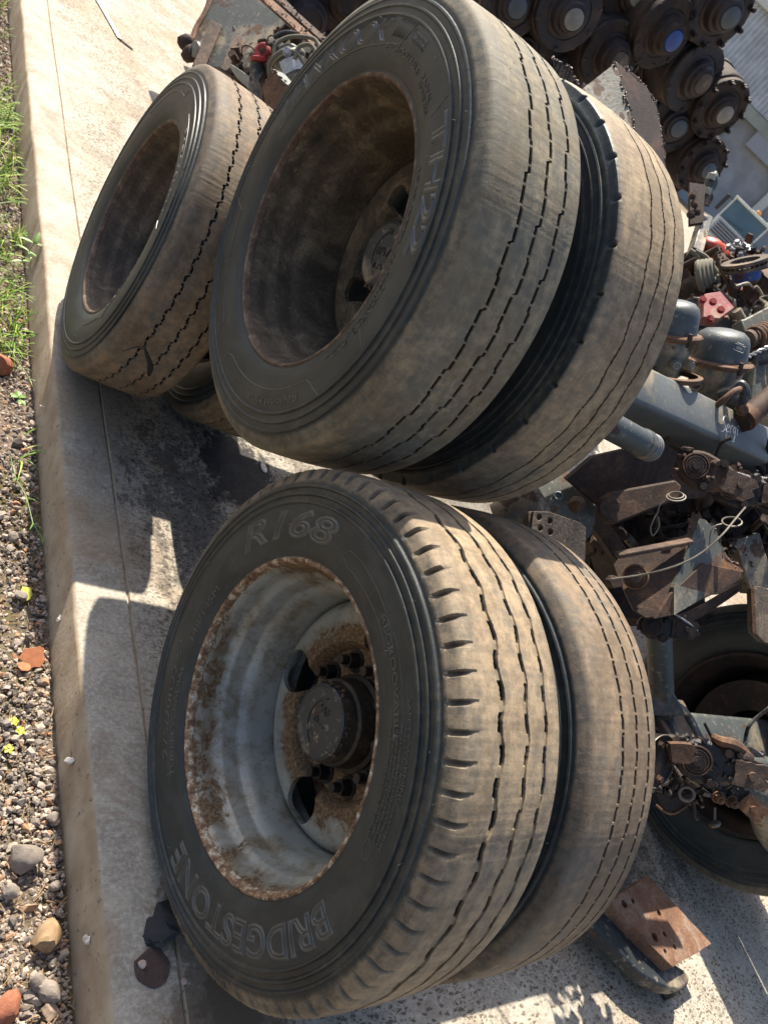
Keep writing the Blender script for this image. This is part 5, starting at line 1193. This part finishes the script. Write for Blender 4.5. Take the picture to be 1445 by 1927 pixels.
# loose small scrap filling the heap behind the larger pieces
def small_scrap(name, label, n, region, mats_, seed, big=1.):
    rd = random.Random(seed); st0 = random.getstate(); random.seed(seed)
    t = MB()
    for _ in range(n):
        px = rd.uniform(region[0], region[2]); py = rd.uniform(region[1], region[3]); D = rd.uniform(region[4], region[5]); p = at(px, py, D=D)
        a = rng.normal(0, 1, 3); a /= np.linalg.norm(a); L = rd.uniform(.03, .16)*big; k = rd.random()
        if k < .28: t.cyl(p - a*L/2, p + a*L/2, rd.uniform(.006, .02)*big, n=12)
        elif k < .5: t.bar(p - a*L/2, p + a*L/2, rd.uniform(.01, .05)*big, rd.uniform(.006, .02)*big, (.1, .2, 1) if abs(a[2]) < .9 else (1, 0, 0))
        elif k < .64: t.blob(p, rd.uniform(.012, .035)*big, 2, .25, (1, .7, .8))
        elif k < .78: t.torus(p, a, rd.uniform(.012, .04)*big, rd.uniform(.003, .009)*big, 20, 6)
        elif k < .9: t.bolt(p, a, rd.uniform(.010, .018)*big, rd.uniform(.01, .03)*big, .02)
        else:
            q = [p]; 
            for _k in range(6): q.append(q[-1] + a*L*.3 + rng.normal(0, .02, 3)*big)
            t.tube(q, rd.uniform(.004, .009)*big, 7)
    o = build(name, t, mats_, sm=35); tag(o, label, 'scrap'); o['kind'] = 'stuff'; random.setstate(st0)
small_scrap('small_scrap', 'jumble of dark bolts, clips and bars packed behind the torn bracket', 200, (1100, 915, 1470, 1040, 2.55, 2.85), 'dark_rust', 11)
small_scrap('small_scrap', 'jumble of brown rusty fittings under the chalked beam', 70, (1180, 960, 1470, 1030, 2.7, 2.9), 'rusty_steel', 12)
small_scrap('small_scrap', 'jumble of greasy brake fittings under the front axle', 60, (1245, 1395, 1430, 1500, 2.08, 2.2), 'black_grease', 13, .8)
small_scrap('small_scrap', 'jumble of dull fittings among the coloured castings', 150, (1300, 470, 1470, 600, 3.4, 3.9), 'rusty_steel', 14, 1.1)
small_scrap('small_scrap', 'jumble of dark fittings behind the brake chambers', 110, (1290, 580, 1470, 720, 3.0, 3.3), 'black_paint', 15)
small_scrap('small_scrap', 'jumble of brown fittings behind the left wheel', 90, (440, 60, 620, 190, 3.2, 3.5), 'rusty_steel', 16)

# small bright bits at the right end of the pile
t = px_thing('valve_block', 1325, 365, 3.6, 'small alloy valve with a pale top above the truck grille', 'valve')
for x, y, r_ in ((1338, 345, .030), (1330, 372, .028)): 
    build('body', MB().lathe([(-.03, r_*.9), (0, r_), (.03, r_*.8), (.05, r_*.3), (.055, .001)], at(x, y, D=3.6), cdir(.25, .85, .3), 24), 'grey_paint', t, world=True)
    build('cap', MB().lathe([(0, .020), (.025, .016), (.03, .001)], at(x - 2, y - 8, D=3.56), cdir(.25, .85, .3), 20), 'cream_plastic', t, world=True)
t = px_thing('bolt_row', 1305, 380, 3.4, 'rusty flange plate with a row of bolts beside the upper inner tyre', 'flange plate')
plate(t, 'plate', [(1296, 345, 3.45), (1325, 350, 3.45), (1322, 420, 3.4), (1296, 425, 3.4)], .02, 'dark_rust')
for x, y in ((1303, 368), (1307, 384), (1300, 404), (1312, 398)): build('bolt', MB().bolt(at(x, y, D=3.36), cdir(-.1, .2, 1), .014, .014, .008), 'flaking_rust', t, world=True)
t = px_thing('steel_post', 1325, 430, 3.6, 'blue-black post with a grubby white joint left of the truck', 'post')
build('post', MB().bar(at(1326, 412, D=3.7), at(1306, 480, D=3.5), .05, .06, cdir(.2, .3, 1)), 'blue_paint' if False else 'black_paint', t, world=True, bev=.005)
build('joint', MB().blob(at(1322, 410, D=3.65), .030, 2, .2, (1.3, 1, .8)), 'cream_plastic', t, world=True)
build('joint', MB().blob(at(1310, 437, D=3.6), .022, 2, .3, (1.3, 1, .8)), 'pale_cap', t, world=True)
# coloured scrap right of the upper inner tyre
t = px_thing('orange_drum', 1345, 470, 3.7, 'bright orange-red rounded casting below the truck', 'casting')
build('casting', MB().blob(at(1346, 472, D=3.6), .075, 3, .13, (1.35, 1, .75)), 'orange_red_paint', t, world=True)
build('strap', MB().bar(at(1335, 480, D=3.68), at(1352, 470, D=3.66), .012, .006), 'rusty_orange_steel', t, world=True)
t = px_thing('air_hose', 1315, 500, 3.2, 'grey-green hoses curling beside the upper inner tyre', 'hoses')
for P in (pxl((1298, 470, 3.2), (1312, 482, 3.2), (1320, 510, 3.2), (1318, 545, 3.2)), pxl((1308, 472, 3.2), (1330, 485, 3.2), (1350, 515, 3.2)), pxl((1322, 478, 3.25), (1340, 500, 3.25), (1352, 530, 3.2))):
    build('hose', MB().tube(P, .009, 8), 'fabric_tan', t, world=True)
t = px_thing('folded_bag', 1322, 510, 3.15, 'crumpled tan rubber bellows in front of the curling hoses', 'bellows')
for k in range(4): build('fold', MB().torus(at(1318 + k*7, 518 - k*3, D=3.15 + k*.01), cdir(.8, .1, .5), .05 - k*.004, .012, 24, 8), 'fabric_tan', t, world=True)
t = px_thing('crusted_bar', 1368, 540, 3.3, 'long crusted brown bar leaning from the orange casting to the grey arm', 'bar')
P = pxl((1352, 478, 3.3), (1375, 525, 3.25), (1402, 590, 3.2))
build('bar', MB().bar(P[0], P[2], .045, .02, cdir(.3, .2, 1)), 'rusty_steel', t, world=True, bev=.002)
build('crust', MB().slag([P[0] + cdir(0, 0, 1)*.015, P[2] + cdir(0, 0, 1)*.015], .010, 90, .010), 'flaking_rust', t, world=True, stuff=True)
t = px_thing('brake_disc', 1402, 492, 3.5, 'vented brake disc lying nearly flat below the truck cab', 'brake disc')
dd = cdir(-.25, .90, .36); c = at(1402, 492, D=3.15)
for h in (0, -.022): build('friction_ring', MB().lathe([(h - .006, .055), (h - .006, .088), (h + .006, .088), (h + .006, .055), (h - .006, .055)], c, dd, 48), 'purple_rust', t, world=True)
u, v, d = basis(dd)
for k in range(24): a = k*PI/12; q = u*math.cos(a) + v*math.sin(a); build('vane', MB().bar(c - dd*.011 + q*.058, c - dd*.011 + q*.085, .005, .012, dd), 'purple_rust', t, world=True)
build('hat', MB().lathe([(-.028, .055), (-.07, .052), (-.075, .03)], c, dd, 32), 'blue_paint', t, world=True)
t = px_thing('red_box_section', 1345, 575, 3.0, 'crimson painted box section with pink sunlit corners', 'box section')
plate(t, 'face', [(1318, 562, 3.0), (1352, 552, 3.0), (1372, 590, 3.0), (1350, 605, 2.95), (1316, 604, 2.95)], .05, 'red_paint', bev=.003)
for x, y in ((1322, 564), (1341, 568), (1356, 583), (1336, 600)): build('bolt', MB().bolt(at(x, y, D=2.92), cdir(-.1, .2, 1), .011, .010), 'red_rubber', t, world=True)
t = px_thing('red_side_rail', 1385, 565, 3.3, 'dark red rail with a bright edge right of the crimson box section', 'rail')
build('rail', MB().bar(at(1345, 555, D=3.0), at(1366, 598, D=2.95), .02, .008, cdir(.3, .2, 1)), 'rusty_orange_steel', t, world=True)
plate(t, 'web', [(1372, 540, 3.3), (1410, 525, 3.35), (1425, 575, 3.3), (1390, 590, 3.25)], .04, 'red_paint', bev=.003)
t = px_thing('blue_casting', 1405, 530, 3.45, 'deep blue casting under the brake disc', 'casting')
build('casting', MB().blob(at(1402, 532, D=3.5), .075, 3, .15, (1.2, 1, .9)), 'blue_paint', t, world=True)
t = px_thing('alloy_fittings', 1395, 455, 3.5, 'cluster of bright alloy fittings above the brake disc', 'fittings')
for x, y in ((1371, 466), (1376, 472), (1387, 458), (1397, 463), (1405, 468), (1394, 480)): build('fitting', MB().bolt(at(x, y, D=3.5), cdir(random.uniform(-.5, .5), .6, .7), .011, .014), 'galvanised', t, world=True)
build('bracket', MB().blob(at(1388, 474, D=3.56), .03, 2, .25), 'dark_rust', t, world=True)
t = px_thing('cut_cylinder', 1430, 545, 3.3, 'cut tan cylinder with a dark hollow at the right border', 'cylinder')
build('shell', MB().lathe([(0, .055), (.0, .068), (.16, .068), (.16, .055)], at(1424, 545, D=3.2), cdir(.85, .3, -.4), 36, wob=.03), 'rusty_orange_steel', t, world=True)
build('boss', MB().lathe([(0, .03), (.02, .025), (.022, .001)], at(1415, 522, D=3.25), cdir(-.4, .2, 1), 24), 'pale_cap', t, world=True)
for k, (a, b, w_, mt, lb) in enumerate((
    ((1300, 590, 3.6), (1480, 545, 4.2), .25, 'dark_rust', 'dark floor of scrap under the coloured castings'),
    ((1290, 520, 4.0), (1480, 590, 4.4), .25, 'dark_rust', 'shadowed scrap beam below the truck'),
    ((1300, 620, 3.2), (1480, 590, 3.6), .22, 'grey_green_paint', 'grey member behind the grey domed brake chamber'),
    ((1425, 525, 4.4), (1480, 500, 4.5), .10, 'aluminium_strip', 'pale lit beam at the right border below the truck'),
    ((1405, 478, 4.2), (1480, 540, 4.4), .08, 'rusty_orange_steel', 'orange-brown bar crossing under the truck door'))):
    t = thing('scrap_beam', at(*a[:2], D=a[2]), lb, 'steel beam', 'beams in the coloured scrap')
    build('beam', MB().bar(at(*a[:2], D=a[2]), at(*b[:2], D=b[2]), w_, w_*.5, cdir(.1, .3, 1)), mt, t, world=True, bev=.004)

# ------------------------------------------------------------------ truck and warehouse in the distance
hz = np.array([1400 - PW/2, 0, 0]); vd = at(1400, 415, D=30.) - np.array([0, 0, CH]); vd[2] = 0; vd /= np.linalg.norm(vd); rt = np.cross(vd, UP)
tc_ = at(1400, 415, D=30.); 
def loc_tr(px, py, back=0.):   # point on the truck's front plane
    c = np.array([0, 0, CH]); d = at(px, py, D=1.) - c; s_ = np.dot(tc_ - c, vd)/np.dot(d, vd); return c + d*s_ + vd*back
tl, tr_ = loc_tr(1388, 372), loc_tr(1452, 432); bl, br = loc_tr(1352, 402), loc_tr(1415, 462)
gx = rt; wtr = 1.70
base = loc_tr(1352, 402)*1.; x0 = np.dot(base, gx); zt = tl[2]; zb = bl[2]
t = thing('truck', (*(base + gx*wtr/2)[:2], -.15), 'pale truck cab with slatted grille and orange roof beacons, in front of the warehouse', 'truck')
def fp(a, z, back=0.): q = base + gx*a + vd*back; return np.array([q[0], q[1], z])
H = zt - zb
def quadbox(name, a0, a1, z0, z1, b0, b1, mat, bev=.02): 
    P = [fp(a0, z0, b0), fp(a1, z0, b0), fp(a1, z1, b0), fp(a0, z1, b0)]; V = P + [p + vd*(b1 - b0) for p in P]
    return build(name, MB().add(V, [(3, 2, 1, 0), (4, 5, 6, 7), (0, 1, 5, 4), (1, 2, 6, 5), (2, 3, 7, 6), (3, 0, 4, 7)]), mat, t, world=True, sm=30, bev=bev)
quadbox('cab', 0, wtr, -.0, zb, .0, 1.9, 'truck_white')
quadbox('cab_pillars', .0, .07, zb, zt, .02, 1.9, 'truck_white'); quadbox('cab_pillars', wtr - .07, wtr, zb, zt, .02, 1.9, 'truck_white')
quadbox('windscreen', .07, wtr - .07, zb + .02, zt - .03, .05, .09, 'windscreen_glass', .005)
quadbox('roof_visor', -.02, wtr + .02, zt - .03, zt + .06, -.10, 1.9, 'truck_white')
quadbox('grille', .12, wtr - .12, zb - .62, zb - .06, -.03, .0, 'truck_grille')
for k in range(5): quadbox('grille_slat', .2, wtr - .2, zb - .16 - k*.10, zb - .12 - k*.10, -.06, -.028, 'black_plastic', .003)
for a in (.9, 1.5): quadbox('beacon', a, a + .22, zt + .07, zt + .19, .3, .5, 'beacon_orange', .04)
quadbox('light_bar', .8, 1.9, zt + .06, zt + .09, .28, .52, 'truck_white', .01)
quadbox('side_mirror', -.30, -.14, zb + .05, zt - .1, -.05, .06, 'black_plastic'); quadbox('mirror_arm', -.16, .02, zt - .15, zt - .12, .0, .03, 'black_plastic', .005)
build('wiper', MB().bar(fp(.3, zb + .04, -.01), fp(1.1, zb + .14, .0), .02, .02), 'black_plastic', t, world=True)
build('wiper', MB().bar(fp(1.2, zb + .04, -.01), fp(1.9, zb + .12, .0), .02, .02), 'black_plastic', t, world=True)
for a in (.1, wtr - .4): quadbox('headlight', a, a + .3, zb - .95, zb - .75, -.04, .02, 'bright_alloy')
quadbox('indicator', wtr - .30, wtr - .16, zb - .2, zb - .12, -.05, .0, 'beacon_orange', .01)
quadbox('bumper', -.02, wtr + .02, zb - 1.35, zb - 1.0, -.1, .1, 'truck_grille')
for a in (.15, wtr - .45):
    for b in (.9,): build('wheel', MB().cyl(fp(a, .22, b), fp(a + .3, .22, b), .38, n=32), 'black_plastic', t, world=True)
quadbox('load_bed', .0, wtr, .5, 1.1, 2.0, 6.0, 'truck_grille')
# warehouse: upright ribbed cladding over a plain lower wall
wc = at(1400, 150, D=45.); KW = 1.8
def wl(px, py): c = np.array([0, 0, CH]); d = at(px, py, D=1.) - c; s_ = np.dot(wc - c, vd)/np.dot(d, vd); return c + d*s_
zg = wl(1428, 8)[2]; zl = wl(1400, 183)[2]; xo = wl(1395, 183); xr = np.dot(xo - wc, rt)/KW
t = thing('warehouse', (wc[0], wc[1], -.15), 'pale warehouse with upright ribbed cladding over a plain grey wall', 'building')
def wp_(a, z, b=0.):
    q = wc + rt*a*KW + vd*b*KW
    if z > 0: ref = zl if z <= zl + 1e-6 else zg; z = ref + (z - ref)*KW
    return np.array([q[0], q[1], z])
def wbox(name, a0, a1, z0, z1, b0, b1, mat, bev=0.):
    P = [wp_(a0, z0, b0), wp_(a1, z0, b0), wp_(a1, z1, b0), wp_(a0, z1, b0)]; V = P + [p + vd*(b1 - b0) for p in P]
    return build(name, MB().add(V, [(3, 2, 1, 0), (4, 5, 6, 7), (0, 1, 5, 4), (1, 2, 6, 5), (2, 3, 7, 6), (3, 0, 4, 7)]), mat, t, world=True, sm=30, bev=bev)
wbox('door_panel', xr, xr + 5, -.15, zl - .35, .25, .4, 'lower_wall')
wbox('back_wall', -9, 12, -.15, zg, .42, .6, 'lower_wall')
pit = .15; a = xr - 9.
def ribs(a, z0, z1, n_):
    V = []
    for r_ in range(n_):
        for (da, db) in ((0, 0), (.035, -.05), (.085, -.05), (.12, 0)): V += [wp_(a + r_*pit + da, z0, db), wp_(a + r_*pit + da, z1, db)]
    V += [wp_(a + n_*pit, z0, 0), wp_(a + n_*pit, z1, 0)]
    build('cladding_sheet', MB().add(V, [(2*i, 2*i+2, 2*i+3, 2*i+1) for i in range(len(V)//2 - 1)]), 'cladding', t, world=True, sm=0)
for k in range(12): ribs(xr - .75*(k + 1), -.15, zg, 5)
for k in range(9): ribs(xr + .75*k, zl, zg, 5)
wbox('gutter', -9, 12, zg, zg + .22, -.25, .42, 'truck_white')
wbox('roof', -9, 12, zg + .22, zg + .30, -.1, 6, 'truck_white')
wbox('door_jamb', xr - .0, xr + .30, -.15, zl - .02, -.05, .42, 'wall_trim')
wbox('door_lintel', xr + .30, xr + 6, zl - .36, zl - .02, -.05, .42, 'wall_trim')
wbox('shutter_box', xr + 1.1, xr + 5, zl - .85, zl - .36, -.02, .25, 'truck_grille')
wbox('downpipe', xr + 2.7, xr + 3.0, -.15, zl - .86, -.02, .2, 'aluminium_strip')
wbox('side_door', xr + 3.0, xr + 5.2, -.15, zl - 1.2, .1, .24, 'lower_wall')
